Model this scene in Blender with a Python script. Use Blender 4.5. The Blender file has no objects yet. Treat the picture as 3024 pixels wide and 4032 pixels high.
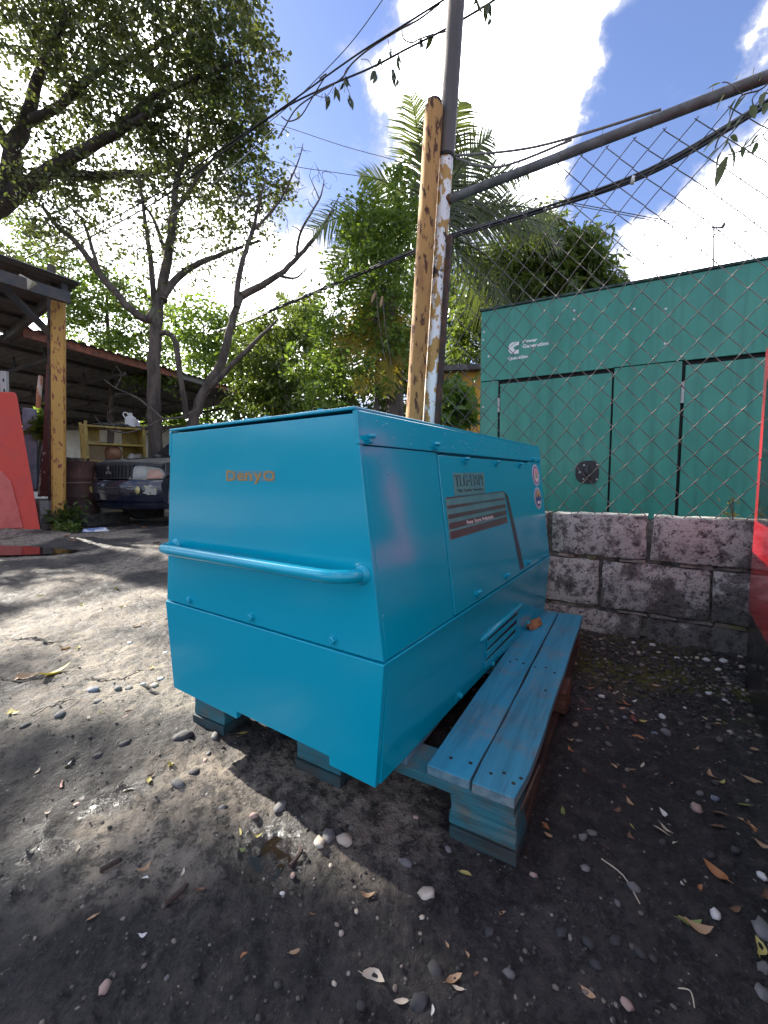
import bpy, bmesh, math, random
import numpy as np
from mathutils import Vector, Matrix

scene = bpy.context.scene
COL = scene.collection
rng = np.random.default_rng(7)
random.seed(7)
PI = math.pi

# ------------------------------------------------------------------ camera
FPX, PITCH, ROLL, CAMH = 1658.66, 0.0832, -0.0053, 0.7493
cp, sp = math.cos(PITCH), math.sin(PITCH)
Fv = np.array([0, cp, -sp]); R0 = np.array([1.0, 0, 0]); U0 = np.cross(R0, Fv)
Rv = R0 * math.cos(ROLL) + U0 * math.sin(ROLL)
Uv = -R0 * math.sin(ROLL) + U0 * math.cos(ROLL)
CAMP = np.array([0, 0, CAMH])
cam_d = bpy.data.cameras.new('camera')
cam = bpy.data.objects.new('camera', cam_d)
COL.objects.link(cam)
cam_d.sensor_fit = 'VERTICAL'; cam_d.sensor_height = 24.0
cam_d.lens = FPX / 4032 * 24.0
cam_d.clip_start = 0.02; cam_d.clip_end = 2000
cam.matrix_world = Matrix(((Rv[0], Uv[0], -Fv[0], 0), (Rv[1], Uv[1], -Fv[1], 0), (Rv[2], Uv[2], -Fv[2], CAMH), (0, 0, 0, 1)))
scene.camera = cam

# survey helpers: directions measured from the photograph, turned into places at real distances
K = 1.8228
def ray(u, v): return Fv + Rv * (u - 1512) / FPX - Uv * (v - 2016) / FPX
def at(x, y, Y):                       # point at forward distance Y
    d = ray(x * K, y * K); return CAMP + d * (Y / d[1])
def gnd(u, v, z=0.0):                  # full-resolution pixel -> ground
    d = ray(u, v); return CAMP + d * ((z - CAMH) / d[2])
def gndD(x, y, z=0.0): return gnd(x * K, y * K, z)
def onplane(x, y, P, hd):
    n = np.array([-hd[1], hd[0]]); d = ray(x * K, y * K)
    return CAMP + d * ((n @ np.asarray(P)[:2]) / (n @ d[:2]))

# ------------------------------------------------------------------ sky, sun, exposure
SUN = np.array([-0.704, 0.530, 0.4725]); SUN /= np.linalg.norm(SUN)
SUN_EL = math.asin(SUN[2]); SUN_AZ = math.atan2(SUN[0], SUN[1])
world = bpy.data.worlds.new('World'); scene.world = world; world.use_nodes = True
EXPOSURE = 2.55
SKY_STRENGTH = 0.12
CLOUD_COL = (9.6, 9.8, 10.2)

def build_world():
    nt = world.node_tree; N = nt.nodes; L = nt.links
    N.clear()
    out = N.new('ShaderNodeOutputWorld'); bg = N.new('ShaderNodeBackground')
    bg.inputs['Strength'].default_value = SKY_STRENGTH
    sky = N.new('ShaderNodeTexSky'); sky.sky_type = 'NISHITA'; sky.sun_disc = False
    sky.sun_elevation = SUN_EL; sky.sun_rotation = SUN_AZ % (2 * PI)
    sky.air_density = 1.0; sky.dust_density = 0.6; sky.ozone_density = 2.5
    tc = N.new('ShaderNodeTexCoord')
    sep = N.new('ShaderNodeSeparateXYZ'); L.new(tc.outputs['Generated'], sep.inputs[0])
    def math_(op, a, b=None, c=None):
        n = N.new('ShaderNodeMath'); n.operation = op
        for i, q in enumerate((a, b, c)):
            if q is None: continue
            if isinstance(q, (int, float)): n.inputs[i].default_value = q
            else: L.new(q, n.inputs[i])
        return n.outputs[0]
    zz = math_('MAXIMUM', sep.outputs[2], 0.0); zz = math_('ADD', zz, 0.22)
    cx = math_('DIVIDE', sep.outputs[0], zz); cy = math_('DIVIDE', sep.outputs[1], zz)
    comb = N.new('ShaderNodeCombineXYZ'); L.new(cx, comb.inputs[0]); L.new(cy, comb.inputs[1])
    def noise(scale, detail, rough, off):
        mp = N.new('ShaderNodeMapping'); mp.inputs['Location'].default_value = off
        L.new(comb.outputs[0], mp.inputs['Vector'])
        n = N.new('ShaderNodeTexNoise'); n.inputs['Scale'].default_value = scale
        n.inputs['Detail'].default_value = detail; n.inputs['Roughness'].default_value = rough
        L.new(mp.outputs[0], n.inputs['Vector']); return n.outputs[0]
    n1 = noise(1.15, 9, 0.56, (3.1, 1.7, 0)); n2 = noise(4.2, 9, 0.62, (0.3, 4.1, 0)); n3 = noise(11.0, 6, 0.6, (2.3, 0.1, 0))
    val = math_('MULTIPLY_ADD', n1, 2.6, -1.95)
    val = math_('MULTIPLY_ADD', n2, 2.3, val)
    val = math_('MULTIPLY_ADD', n3, 0.5, val)
    # cloud banks: direction (surveyed), angular radius in degrees, weight
    banks = [((930, 90), 15, .6), ((880, 250), 8, .5), ((1230, 180), 9, .8), ((1130, 60), 9, .5), ((1130, 330), 6, .35), ((1650, 60), 9, .7), ((1600, 420), 14, .7),
             ((620, 650), 8, .6), ((1500, 560), 7, .45), ((150, 420), 28, 1.0), ((500, 700), 9, .6), ((1560, 300), 8, .4),
             ((660, 200), 10, -.9), ((690, 430), 9, -.85), ((620, 30), 9, -.9), ((760, 330), 5, -.6), ((1450, 100), 9, -1.3), ((1430, 260), 7, -1.0), ((1310, 540), 7, -.6), ((1260, 430), 6, -.3), ((1480, 30), 5, -.5)]
    wn = N.new('ShaderNodeTexNoise'); wn.inputs['Scale'].default_value = 4.5; wn.inputs['Detail'].default_value = 10; wn.inputs['Roughness'].default_value = 0.6
    L.new(tc.outputs['Generated'], wn.inputs['Vector'])
    ws1 = N.new('ShaderNodeVectorMath'); ws1.operation = 'SUBTRACT'; L.new(wn.outputs['Color'], ws1.inputs[0]); ws1.inputs[1].default_value = (.5, .5, .5)
    ws2 = N.new('ShaderNodeVectorMath'); ws2.operation = 'MULTIPLY_ADD'; L.new(ws1.outputs[0], ws2.inputs[0]); ws2.inputs[1].default_value = (.34, .34, .34); L.new(tc.outputs['Generated'], ws2.inputs[2])
    ws3 = N.new('ShaderNodeVectorMath'); ws3.operation = 'NORMALIZE'; L.new(ws2.outputs[0], ws3.inputs[0])
    for (px, r, w) in banks:
        d = ray(px[0] * K, px[1] * K); d = d / np.linalg.norm(d)
        vm = N.new('ShaderNodeVectorMath'); vm.operation = 'DOT_PRODUCT'
        L.new(ws3.outputs[0], vm.inputs[0]); vm.inputs[1].default_value = tuple(d)
        mr = N.new('ShaderNodeMapRange'); mr.interpolation_type = 'SMOOTHSTEP'
        mr.inputs['From Min'].default_value = math.cos(math.radians(r * 1.35)); mr.inputs['From Max'].default_value = math.cos(math.radians(r * 0.35))
        mr.inputs['To Min'].default_value = 0; mr.inputs['To Max'].default_value = w
        L.new(vm.outputs['Value'], mr.inputs['Value'])
        val = math_('ADD', val, mr.outputs[0])
    mr = N.new('ShaderNodeMapRange'); mr.interpolation_type = 'SMOOTHSTEP'
    mr.inputs['From Min'].default_value = 0.30; mr.inputs['From Max'].default_value = 1.25
    L.new(val, mr.inputs['Value'])
    # cloud body: brighter where thick, a lilac grey in thin parts
    mr2 = N.new('ShaderNodeMapRange'); mr2.interpolation_type = 'SMOOTHSTEP'; mr2.inputs['From Min'].default_value = 0.75; mr2.inputs['From Max'].default_value = 1.75
    L.new(val, mr2.inputs['Value'])
    cc = N.new('ShaderNodeMix'); cc.data_type = 'RGBA'
    cc.inputs[6].default_value = (1.25, 1.3, 1.6, 1); cc.inputs[7].default_value = CLOUD_COL + (1,)
    L.new(mr2.outputs[0], cc.inputs[0])
    tint = N.new('ShaderNodeMix'); tint.data_type = 'RGBA'; tint.blend_type = 'MULTIPLY'; tint.inputs[0].default_value = 1.0
    L.new(sky.outputs[0], tint.inputs[6]); tint.inputs[7].default_value = (.385, .355, .41, 1)
    mix = N.new('ShaderNodeMix'); mix.data_type = 'RGBA'
    L.new(mr.outputs[0], mix.inputs[0]); L.new(tint.outputs[2], mix.inputs[6]); L.new(cc.outputs[2], mix.inputs[7])
    L.new(mix.outputs[2], bg.inputs['Color']); L.new(bg.outputs[0], out.inputs[0])
build_world()

sun_d = bpy.data.lights.new('sun', 'SUN'); sun_d.energy = 2.9; sun_d.angle = math.radians(0.53); sun_d.color = (1.0, 0.94, 0.84)
sun = bpy.data.objects.new('sun', sun_d); COL.objects.link(sun)
sun.rotation_euler = Vector(SUN).to_track_quat('Z', 'Y').to_euler()
sun.location = tuple(SUN * 30)

scene.view_settings.view_transform = 'Standard'; scene.view_settings.look = 'None'
scene.view_settings.exposure = EXPOSURE; scene.view_settings.gamma = 1.0
scene.view_settings.use_curve_mapping = False
try:
    scene.cycles.max_bounces = 8; scene.cycles.transparent_max_bounces = 12; scene.cycles.use_denoising = True
    scene.cycles.sample_clamp_indirect = 6.0
except Exception: pass

# ------------------------------------------------------------------ mesh helpers
class MB:
    def __init__(s): s.v = []; s.f = []; s.mi = []
    def add(s, vs, fs, mi=0):
        o = len(s.v); s.v += [(float(p[0]), float(p[1]), float(p[2])) for p in vs]
        s.f += [tuple(i + o for i in f) for f in fs]; s.mi += [mi] * len(fs); return s
    def box(s, x0, x1, y0, y1, z0, z1, mi=0):
        vs = [(x0, y0, z0), (x1, y0, z0), (x1, y1, z0), (x0, y1, z0), (x0, y0, z1), (x1, y0, z1), (x1, y1, z1), (x0, y1, z1)]
        return s.add(vs, [(0, 3, 2, 1), (4, 5, 6, 7), (0, 1, 5, 4), (1, 2, 6, 5), (2, 3, 7, 6), (3, 0, 4, 7)], mi)
    def hexa(s, vs, mi=0):             # eight corners, bottom ring then top ring
        return s.add(vs, [(0, 3, 2, 1), (4, 5, 6, 7), (0, 1, 5, 4), (1, 2, 6, 5), (2, 3, 7, 6), (3, 0, 4, 7)], mi)
    def prism(s, poly, ext, mi=0):
        n = len(poly); ext = np.asarray(ext, float)
        vs = [np.asarray(p, float) for p in poly]; vs = vs + [p + ext for p in vs]
        fs = [tuple(range(n))[::-1], tuple(range(n, 2 * n))] + [(i, (i + 1) % n, n + (i + 1) % n, n + i) for i in range(n)]
        return s.add(vs, fs, mi)
    def bar(s, a, b, w, h, up=(0, 0, 1), mi=0):
        a = np.asarray(a, float); b = np.asarray(b, float); d = b - a; d /= np.linalg.norm(d)
        sd = np.cross(d, np.asarray(up, float)); sd /= np.linalg.norm(sd); u = np.cross(sd, d)
        sd *= w / 2; u *= h / 2
        return s.hexa([a - sd - u, a + sd - u, b + sd - u, b - sd - u, a - sd + u, a + sd + u, b + sd + u, b - sd + u], mi)
    def tube(s, path, r, n=8, cap=True, mi=0):
        P = [np.asarray(p, float) for p in path]; m = len(P)
        rr = [r] * m if np.isscalar(r) else list(r)
        T = []
        for i in range(m):
            t = P[min(i + 1, m - 1)] - P[max(i - 1, 0)]; T.append(t / (np.linalg.norm(t) + 1e-12))
        ref = np.array([0, 0, 1.0]) if abs(T[0][2]) < 0.9 else np.array([1.0, 0, 0])
        x = np.cross(T[0], ref); x /= np.linalg.norm(x)
        vs = []; fs = []
        for i in range(m):
            x = x - T[i] * (x @ T[i]); x /= (np.linalg.norm(x) + 1e-12); y = np.cross(T[i], x)
            for k in range(n):
                a = 2 * PI * k / n; vs.append(P[i] + rr[i] * (math.cos(a) * x + math.sin(a) * y))
        for i in range(m - 1):
            for k in range(n):
                fs.append((i * n + k, i * n + (k + 1) % n, (i + 1) * n + (k + 1) % n, (i + 1) * n + k))
        if cap: fs += [tuple(range(n))[::-1], tuple((m - 1) * n + k for k in range(n))]
        return s.add(vs, fs, mi)
    def lathe(s, prof, n=24, o=(0, 0, 0), ax=(0, 0, 1), mi=0):
        ax = np.asarray(ax, float); ax /= np.linalg.norm(ax); o = np.asarray(o, float)
        ref = np.array([0, 0, 1.0]) if abs(ax[2]) < 0.9 else np.array([1.0, 0, 0])
        x = np.cross(ref, ax); x /= np.linalg.norm(x); y = np.cross(ax, x)
        vs = [o + ax * z + r * (math.cos(2 * PI * k / n) * x + math.sin(2 * PI * k / n) * y) for (r, z) in prof for k in range(n)]
        fs = [(i * n + k, i * n + (k + 1) % n, (i + 1) * n + (k + 1) % n, (i + 1) * n + k) for i in range(len(prof) - 1) for k in range(n)]
        if prof[0][0] > 1e-6: fs.append(tuple(range(n))[::-1])
        if prof[-1][0] > 1e-6: fs.append(tuple((len(prof) - 1) * n + k for k in range(n)))
        return s.add(vs, fs, mi)
    def disc(s, c, nrm, r, n=16, ext=0.001, sq=1.0, up=(0, 0, 1), mi=0):
        nrm = np.asarray(nrm, float); nrm /= np.linalg.norm(nrm); u = np.asarray(up, float); u = u - nrm * (u @ nrm); u /= np.linalg.norm(u)
        x = np.cross(u, nrm); c = np.asarray(c, float)
        return s.prism([c + r * (sq * math.cos(2 * PI * k / n) * x + math.sin(2 * PI * k / n) * u) for k in range(n)], nrm * ext, mi)
    def shift(s, d): s.v = [(a - d[0], b - d[1], c - d[2]) for a, b, c in s.v]; return s

def link(me, name, parent=None):
    o = bpy.data.objects.new(name, me); COL.objects.link(o)
    if parent is not None: o.parent = parent
    return o
def obj(name, mb, mat, parent=None, smooth=None, bevel=0, seg=2, kind=None, origin=None):
    if origin is not None: mb.shift(origin)
    me = bpy.data.meshes.new(name); me.from_pydata(mb.v, [], mb.f)
    mats = mat if isinstance(mat, (list, tuple)) else [mat]
    for m in mats: me.materials.append(m)
    if len(mats) > 1: me.polygons.foreach_set('material_index', np.array(mb.mi, dtype=np.int32))
    me.validate()
    bm = bmesh.new(); bm.from_mesh(me); bmesh.ops.recalc_face_normals(bm, faces=bm.faces); bm.to_mesh(me); bm.free()
    if smooth is not None:
        me.polygons.foreach_set('use_smooth', np.ones(len(me.polygons), dtype=bool))
        if smooth < 179: me.set_sharp_from_angle(angle=math.radians(smooth))
    o = link(me, name, parent)
    if origin is not None and parent is None: o.location = tuple(origin)
    if bevel:
        b = o.modifiers.new('bevel', 'BEVEL'); b.width = bevel; b.segments = seg; b.limit_method = 'ANGLE'; b.angle_limit = math.radians(35)
        b.harden_normals = False
    if kind: o['kind'] = kind
    return o
def tag(o, label, cat, group=None):
    o['label'] = label; o['category'] = cat
    if group: o['group'] = group
    return o
def thing(name, label, cat, loc=(0, 0, 0), rz=0.0, group=None):
    o = bpy.data.objects.new(name, None); COL.objects.link(o); o.empty_display_size = 0.1
    o.location = tuple(float(q) for q in loc); o.rotation_euler = (0, 0, rz)
    return tag(o, label, cat, group)
def smoothpath(pts, k=6):
    P = [np.asarray(p, float) for p in pts]; out = []
    for i in range(len(P) - 1):
        p0 = P[max(i - 1, 0)]; p1 = P[i]; p2 = P[i + 1]; p3 = P[min(i + 2, len(P) - 1)]
        for j in range(k):
            t = j / k
            out.append(0.5 * (2 * p1 + (p2 - p0) * t + (2 * p0 - 5 * p1 + 4 * p2 - p3) * t * t + (3 * p1 - p0 - 3 * p2 + p3) * t ** 3))
    out.append(P[-1]); return out
def bulk(name, V, Fq, mat, parent=None, kind=None, smooth=False, per=4):
    V = np.ascontiguousarray(V, dtype=np.float32).reshape(-1, 3); Fq = np.ascontiguousarray(Fq, dtype=np.int32).reshape(-1, per)
    me = bpy.data.meshes.new(name); me.vertices.add(len(V)); me.vertices.foreach_set('co', V.ravel())
    me.loops.add(Fq.size); me.loops.foreach_set('vertex_index', Fq.ravel())
    me.polygons.add(len(Fq)); me.polygons.foreach_set('loop_start', np.arange(0, Fq.size, per, dtype=np.int32))
    try: me.polygons.foreach_set('loop_total', np.full(len(Fq), per, dtype=np.int32))
    except Exception: pass
    me.update(calc_edges=True)
    if smooth: me.polygons.foreach_set('use_smooth', np.ones(len(Fq), dtype=bool))
    me.materials.append(mat)
    o = link(me, name, parent)
    if kind: o['kind'] = kind
    return o

# value noise
_lat = rng.random((256, 256))
def vnoise(x, y):
    xi = np.floor(x).astype(int); yi = np.floor(y).astype(int); fx = x - xi; fy = y - yi
    fx = fx * fx * (3 - 2 * fx); fy = fy * fy * (3 - 2 * fy)
    g = lambda a, b: _lat[a % 256, b % 256]
    return (g(xi, yi) * (1 - fx) + g(xi + 1, yi) * fx) * (1 - fy) + (g(xi, yi + 1) * (1 - fx) + g(xi + 1, yi + 1) * fx) * fy
def fbm(x, y, o=5, lac=2.03, gain=0.5):
    s = 0; a = 1; t = 0
    for i in range(o):
        s = s + a * vnoise(x + 17.3 * i, y - 9.1 * i); t += a; a *= gain; x = x * lac; y = y * lac
    return s / t
def inpoly(px, py, poly):
    ins = np.zeros(px.shape, bool); n = len(poly); j = n - 1
    for i in range(n):
        xi, yi = poly[i]; xj, yj = poly[j]
        c = ((yi > py) != (yj > py)) & (px < (xj - xi) * (py - yi) / (yj - yi + 1e-12) + xi)
        ins ^= c; j = i
    return ins

# ------------------------------------------------------------------ materials
def srgb(r, g, b):
    f = lambda c: (c / 255) / 12.92 if c <= 10 else (((c / 255) + 0.055) / 1.055) ** 2.4
    return (f(r), f(g), f(b))
def nodes_of(name):
    m = bpy.data.materials.new(name); m.use_nodes = True; nt = m.node_tree; nt.nodes.clear()
    out = nt.nodes.new('ShaderNodeOutputMaterial'); bs = nt.nodes.new('ShaderNodeBsdfPrincipled')
    nt.links.new(bs.outputs[0], out.inputs[0]); return m, nt, bs, out
def mixc(nt, fac, a, b, mode='MIX'):
    n = nt.nodes.new('ShaderNodeMix'); n.data_type = 'RGBA'; n.blend_type = mode
    for i, q in ((0, fac), (6, a), (7, b)):
        if isinstance(q, (int, float)): n.inputs[i].default_value = q
        elif isinstance(q, tuple): n.inputs[i].default_value = (q + (1,))[:4]
        else: nt.links.new(q, n.inputs[i])
    return n.outputs[2]
def mth(nt, op, a, b=None, c=None):
    n = nt.nodes.new('ShaderNodeMath'); n.operation = op
    for i, q in enumerate((a, b, c)):
        if q is None: continue
        if isinstance(q, (int, float)): n.inputs[i].default_value = q
        else: nt.links.new(q, n.inputs[i])
    return n.outputs[0]
def ntex(nt, vec, scale, detail=6, rough=0.55, kind='noise', dist=0.0):
    if kind == 'noise':
        n = nt.nodes.new('ShaderNodeTexNoise'); n.inputs['Detail'].default_value = detail; n.inputs['Roughness'].default_value = rough
        n.inputs['Distortion'].default_value = dist
    else:
        n = nt.nodes.new('ShaderNodeTexVoronoi')
    n.inputs['Scale'].default_value = scale; nt.links.new(vec, n.inputs['Vector']); return n.outputs[0]
def ramp(nt, val, a, b, lo=0.0, hi=1.0):
    n = nt.nodes.new('ShaderNodeMapRange'); n.interpolation_type = 'SMOOTHSTEP'
    n.inputs['From Min'].default_value = a; n.inputs['From Max'].default_value = b
    n.inputs['To Min'].default_value = lo; n.inputs['To Max'].default_value = hi
    nt.links.new(val, n.inputs['Value']); return n.outputs[0]
def coords(nt, stretch=(1, 1, 1), rot=(0, 0, 0)):
    tc = nt.nodes.new('ShaderNodeTexCoord'); mp = nt.nodes.new('ShaderNodeMapping')
    mp.inputs['Scale'].default_value = stretch; mp.inputs['Rotation'].default_value = rot
    nt.links.new(tc.outputs['Object'], mp.inputs['Vector']); return mp.outputs[0]
def setbump(nt, bs, h, strength, dist=0.01):
    b = nt.nodes.new('ShaderNodeBump'); b.inputs['Strength'].default_value = strength; b.inputs['Distance'].default_value = dist
    nt.links.new(h, b.inputs['Height']); nt.links.new(b.outputs[0], bs.inputs['Normal'])
def mat(name, c1, c2=None, scale=6, thr=(.45, .6), detail=7, rough=.6, rough2=None, metal=0.0, bump=0.0, bscale=60, bdist=.004,
        stretch=(1, 1, 1), spec=.5, coat=0.0, var=.12, vscale=3.0, c3=None, scale3=20, thr3=(.6, .7)):
    m, nt, bs, out = nodes_of(name); v = coords(nt, stretch)
    c = tuple(c1)
    n0 = ntex(nt, v, vscale, 6, .6)
    if c2 is not None:
        msk = ramp(nt, ntex(nt, v, scale, detail, .6), thr[0], thr[1])
        c = mixc(nt, msk, tuple(c1), tuple(c2))
        if rough2 is not None: nt.links.new(ramp(nt, msk, 0, 1, rough, rough2), bs.inputs['Roughness'])
    if c3 is not None:
        msk3 = ramp(nt, ntex(nt, v, scale3, 7, .65), thr3[0], thr3[1]); c = mixc(nt, msk3, c, tuple(c3))
    if var: 
        k = ramp(nt, n0, .25, .75, 1 - var, 1 + var)
        g = nt.nodes.new('ShaderNodeCombineColor')
        for i in range(3): nt.links.new(k, g.inputs[i])
        c = mixc(nt, 1.0, c, g.outputs[0], 'MULTIPLY')
    if isinstance(c, tuple): bs.inputs['Base Color'].default_value = c + (1,)
    else: nt.links.new(c, bs.inputs['Base Color'])
    if c2 is None or rough2 is None: bs.inputs['Roughness'].default_value = rough
    bs.inputs['Metallic'].default_value = metal; bs.inputs['Specular IOR Level'].default_value = spec
    bs.inputs['Coat Weight'].default_value = coat; bs.inputs['Coat Roughness'].default_value = 0.08
    if bump: setbump(nt, bs, ntex(nt, v, bscale, 7, .62), bump, bdist)
    return m
def flat(name, c, rough=.6, metal=0.0): return mat(name, c, rough=rough, metal=metal, var=.06)
def leafmat(name, c1, c2, trans=.45, rough=.45, c3=None):
    m, nt, bs, out = nodes_of(name)
    geo = nt.nodes.new('ShaderNodeNewGeometry')
    c = mixc(nt, geo.outputs['Random Per Island'], tuple(c1), tuple(c2))
    v = coords(nt); nz = ramp(nt, ntex(nt, v, .9, 3), .35, .65)
    c = mixc(nt, mth(nt, 'MULTIPLY', nz, .5), c, tuple(c3 if c3 else c2))
    nt.links.new(c, bs.inputs['Base Color']); bs.inputs['Roughness'].default_value = rough
    tr = nt.nodes.new('ShaderNodeBsdfTranslucent')
    tcol = mixc(nt, 1.0, c, (1.4, 1.35, .7), 'MULTIPLY'); nt.links.new(tcol, tr.inputs['Color'])
    ms = nt.nodes.new('ShaderNodeMixShader'); ms.inputs[0].default_value = trans
    nt.links.new(bs.outputs[0], ms.inputs[1]); nt.links.new(tr.outputs[0], ms.inputs[2]); nt.links.new(ms.outputs[0], out.inputs[0])
    return m

# ------------------------------------------------------------------ ground
def P2(*q): return [tuple(gndD(x, y)[:2]) for x, y in q]
PUDDLE = P2((505, 1795), (560, 1770), (620, 1765), (655, 1790), (668, 1815), (640, 1870), (590, 1910), (540, 1890), (505, 1850))
GLINT = P2((-40, 1960), (30, 1830), (110, 1740), (190, 1690), (300, 1660), (330, 1690), (230, 1770), (150, 1830), (80, 1930), (20, 2010), (-40, 2040))
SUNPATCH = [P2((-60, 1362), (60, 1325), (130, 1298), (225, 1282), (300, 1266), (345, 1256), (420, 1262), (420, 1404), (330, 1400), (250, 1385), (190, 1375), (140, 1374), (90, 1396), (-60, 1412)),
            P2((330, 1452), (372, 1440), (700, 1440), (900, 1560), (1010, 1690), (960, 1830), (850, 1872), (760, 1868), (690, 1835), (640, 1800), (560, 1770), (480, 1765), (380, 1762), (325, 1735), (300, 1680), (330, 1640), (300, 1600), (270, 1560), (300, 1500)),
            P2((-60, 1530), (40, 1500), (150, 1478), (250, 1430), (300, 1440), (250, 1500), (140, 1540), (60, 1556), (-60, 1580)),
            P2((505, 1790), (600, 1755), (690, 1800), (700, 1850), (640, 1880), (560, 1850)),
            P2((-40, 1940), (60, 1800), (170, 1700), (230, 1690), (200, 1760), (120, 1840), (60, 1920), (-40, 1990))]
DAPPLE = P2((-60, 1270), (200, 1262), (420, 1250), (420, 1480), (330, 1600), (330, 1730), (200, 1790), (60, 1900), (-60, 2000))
def in_sun(x, y):
    r = np.zeros(x.shape, bool)
    for p in SUNPATCH: r |= inpoly(x, y, p)
    r |= inpoly(x, y, DAPPLE) & (fbm(x * 2.6 + 7, y * 2.6 + 3, 3) > .50)
    return r
WP = np.array([.94, 1.89]); WA = math.radians(32.5)
WH = np.array([-math.cos(WA), math.sin(WA)]); WN = np.array([-math.sin(WA), -math.cos(WA)])   # along (to the left), outward normal
def wall_dist(x, y): return (x - WP[0]) * WN[0] + (y - WP[1]) * WN[1]
def soft(poly, x, y, k):
    c = np.mean(poly, 0); r = 0
    for (dx, dy) in ((0, 0), (k, 0), (-k, 0), (0, k), (0, -k), (k * .6, k * .6), (-k * .6, k * .6), (k * .6, -k * .6), (-k * .6, -k * .6)):
        r = r + inpoly(x + dx, y + dy, poly)
    return r / 9.0
def H(x, y):
    x = np.asarray(x, float); y = np.asarray(y, float)
    d = np.hypot(x, y - .2)
    amp = np.clip(d / 1.2, .55, 3)
    h = (fbm(x * 1.3 + 40, y * 1.3 + 11, 3) - .5) * .03 * np.clip(amp, 0, 2)
    h = h + (fbm(x * 9 + 3, y * 9 + 31, 5) - .5) * .015 + (fbm(x * 30 + 3, y * 30 + 71, 3) - .5) * .012
    lump = vnoise(x * 16 + 60, y * 16 + 8); h = h + np.clip(lump - .68, 0, 1) * .03 + (vnoise(x * 75 + 4, y * 75) - .5) * .006
    h = h - .006 - .017 * soft(PUDDLE, x, y, .03)
    wd = wall_dist(x, y); h = h + .05 * np.exp(-np.clip(wd, 0, 9) / .10) * (wd > -.3)      # silt banked against the wall foot
    return h
def build_ground():
    r1 = 0.22 * (1.0088 ** np.arange(0, 412)); r2 = r1[-1] * (1.05 ** np.arange(1, 84)); rad = np.concatenate([[0.0], r1, r2]); rad[-1] = 420
    a1 = np.linspace(-62, 62, 620); a2 = np.linspace(62, 298, 121)[1:-1]
    ang = np.radians(np.concatenate([a1, a2])); n = len(ang)
    X = rad[:, None] * np.sin(ang)[None]; Y = rad[:, None] * np.cos(ang)[None]
    Z = H(X, Y) * np.clip(1.6 - rad[:, None] / 25, 0.15, 1)
    V = np.stack([X, Y, Z], -1)
    i, j = np.meshgrid(np.arange(len(rad) - 1), np.arange(n), indexing='ij')
    jn = (j + 1) % n
    Fq = np.stack([i * n + j, (i + 1) * n + j, (i + 1) * n + jn, i * n + jn], -1)
    o = bulk('ground', V, Fq[:, ::-1] if False else Fq[..., ::-1], M_GROUND, smooth=True)
    o['kind'] = 'structure'
    me = o.data; x = X.ravel(); y = Y.ravel()
    # wetness, moss and dry crust; sunlit patches are painted paler too
    wet = np.maximum(soft(PUDDLE, x, y, .03), .75 * soft(GLINT, x, y, .05) * (fbm(x * 14, y * 14, 3) > .42))
    nz = fbm(x * 2.2 + 5, y * 2.2 + 9, 4)
    wd = wall_dist(x, y)
    s = (x - WP[0]) * (-WH[0]) + (y - WP[1]) * (-WH[1])
    moss = np.exp(-((wd - .22) / .20) ** 2) * (s > -.08) * np.clip((fbm(x * 6 + 2, y * 6, 4) - .36) * 6, 0, 1)
    dry = np.clip((nz - .47) * 6, 0, 1) * np.clip((-x - .05) * 2.0, 0, 1)
    dry = np.maximum(dry, .8 * np.clip(soft(SUNPATCH[0], x, y, .2) + soft(SUNPATCH[1], x, y, .1), 0, 1) * np.clip((fbm(x * 5, y * 5 + 3, 4) - .33) * 4, 0, 1))  # sunlit paleness painted into the crust, in the shape of the sun patches
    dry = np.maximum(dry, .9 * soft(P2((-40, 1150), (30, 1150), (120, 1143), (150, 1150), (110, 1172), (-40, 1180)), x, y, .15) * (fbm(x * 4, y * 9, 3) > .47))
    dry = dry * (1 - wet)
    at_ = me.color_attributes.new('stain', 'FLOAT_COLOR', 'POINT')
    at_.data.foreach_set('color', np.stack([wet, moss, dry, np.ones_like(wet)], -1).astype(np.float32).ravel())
    return o
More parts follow.
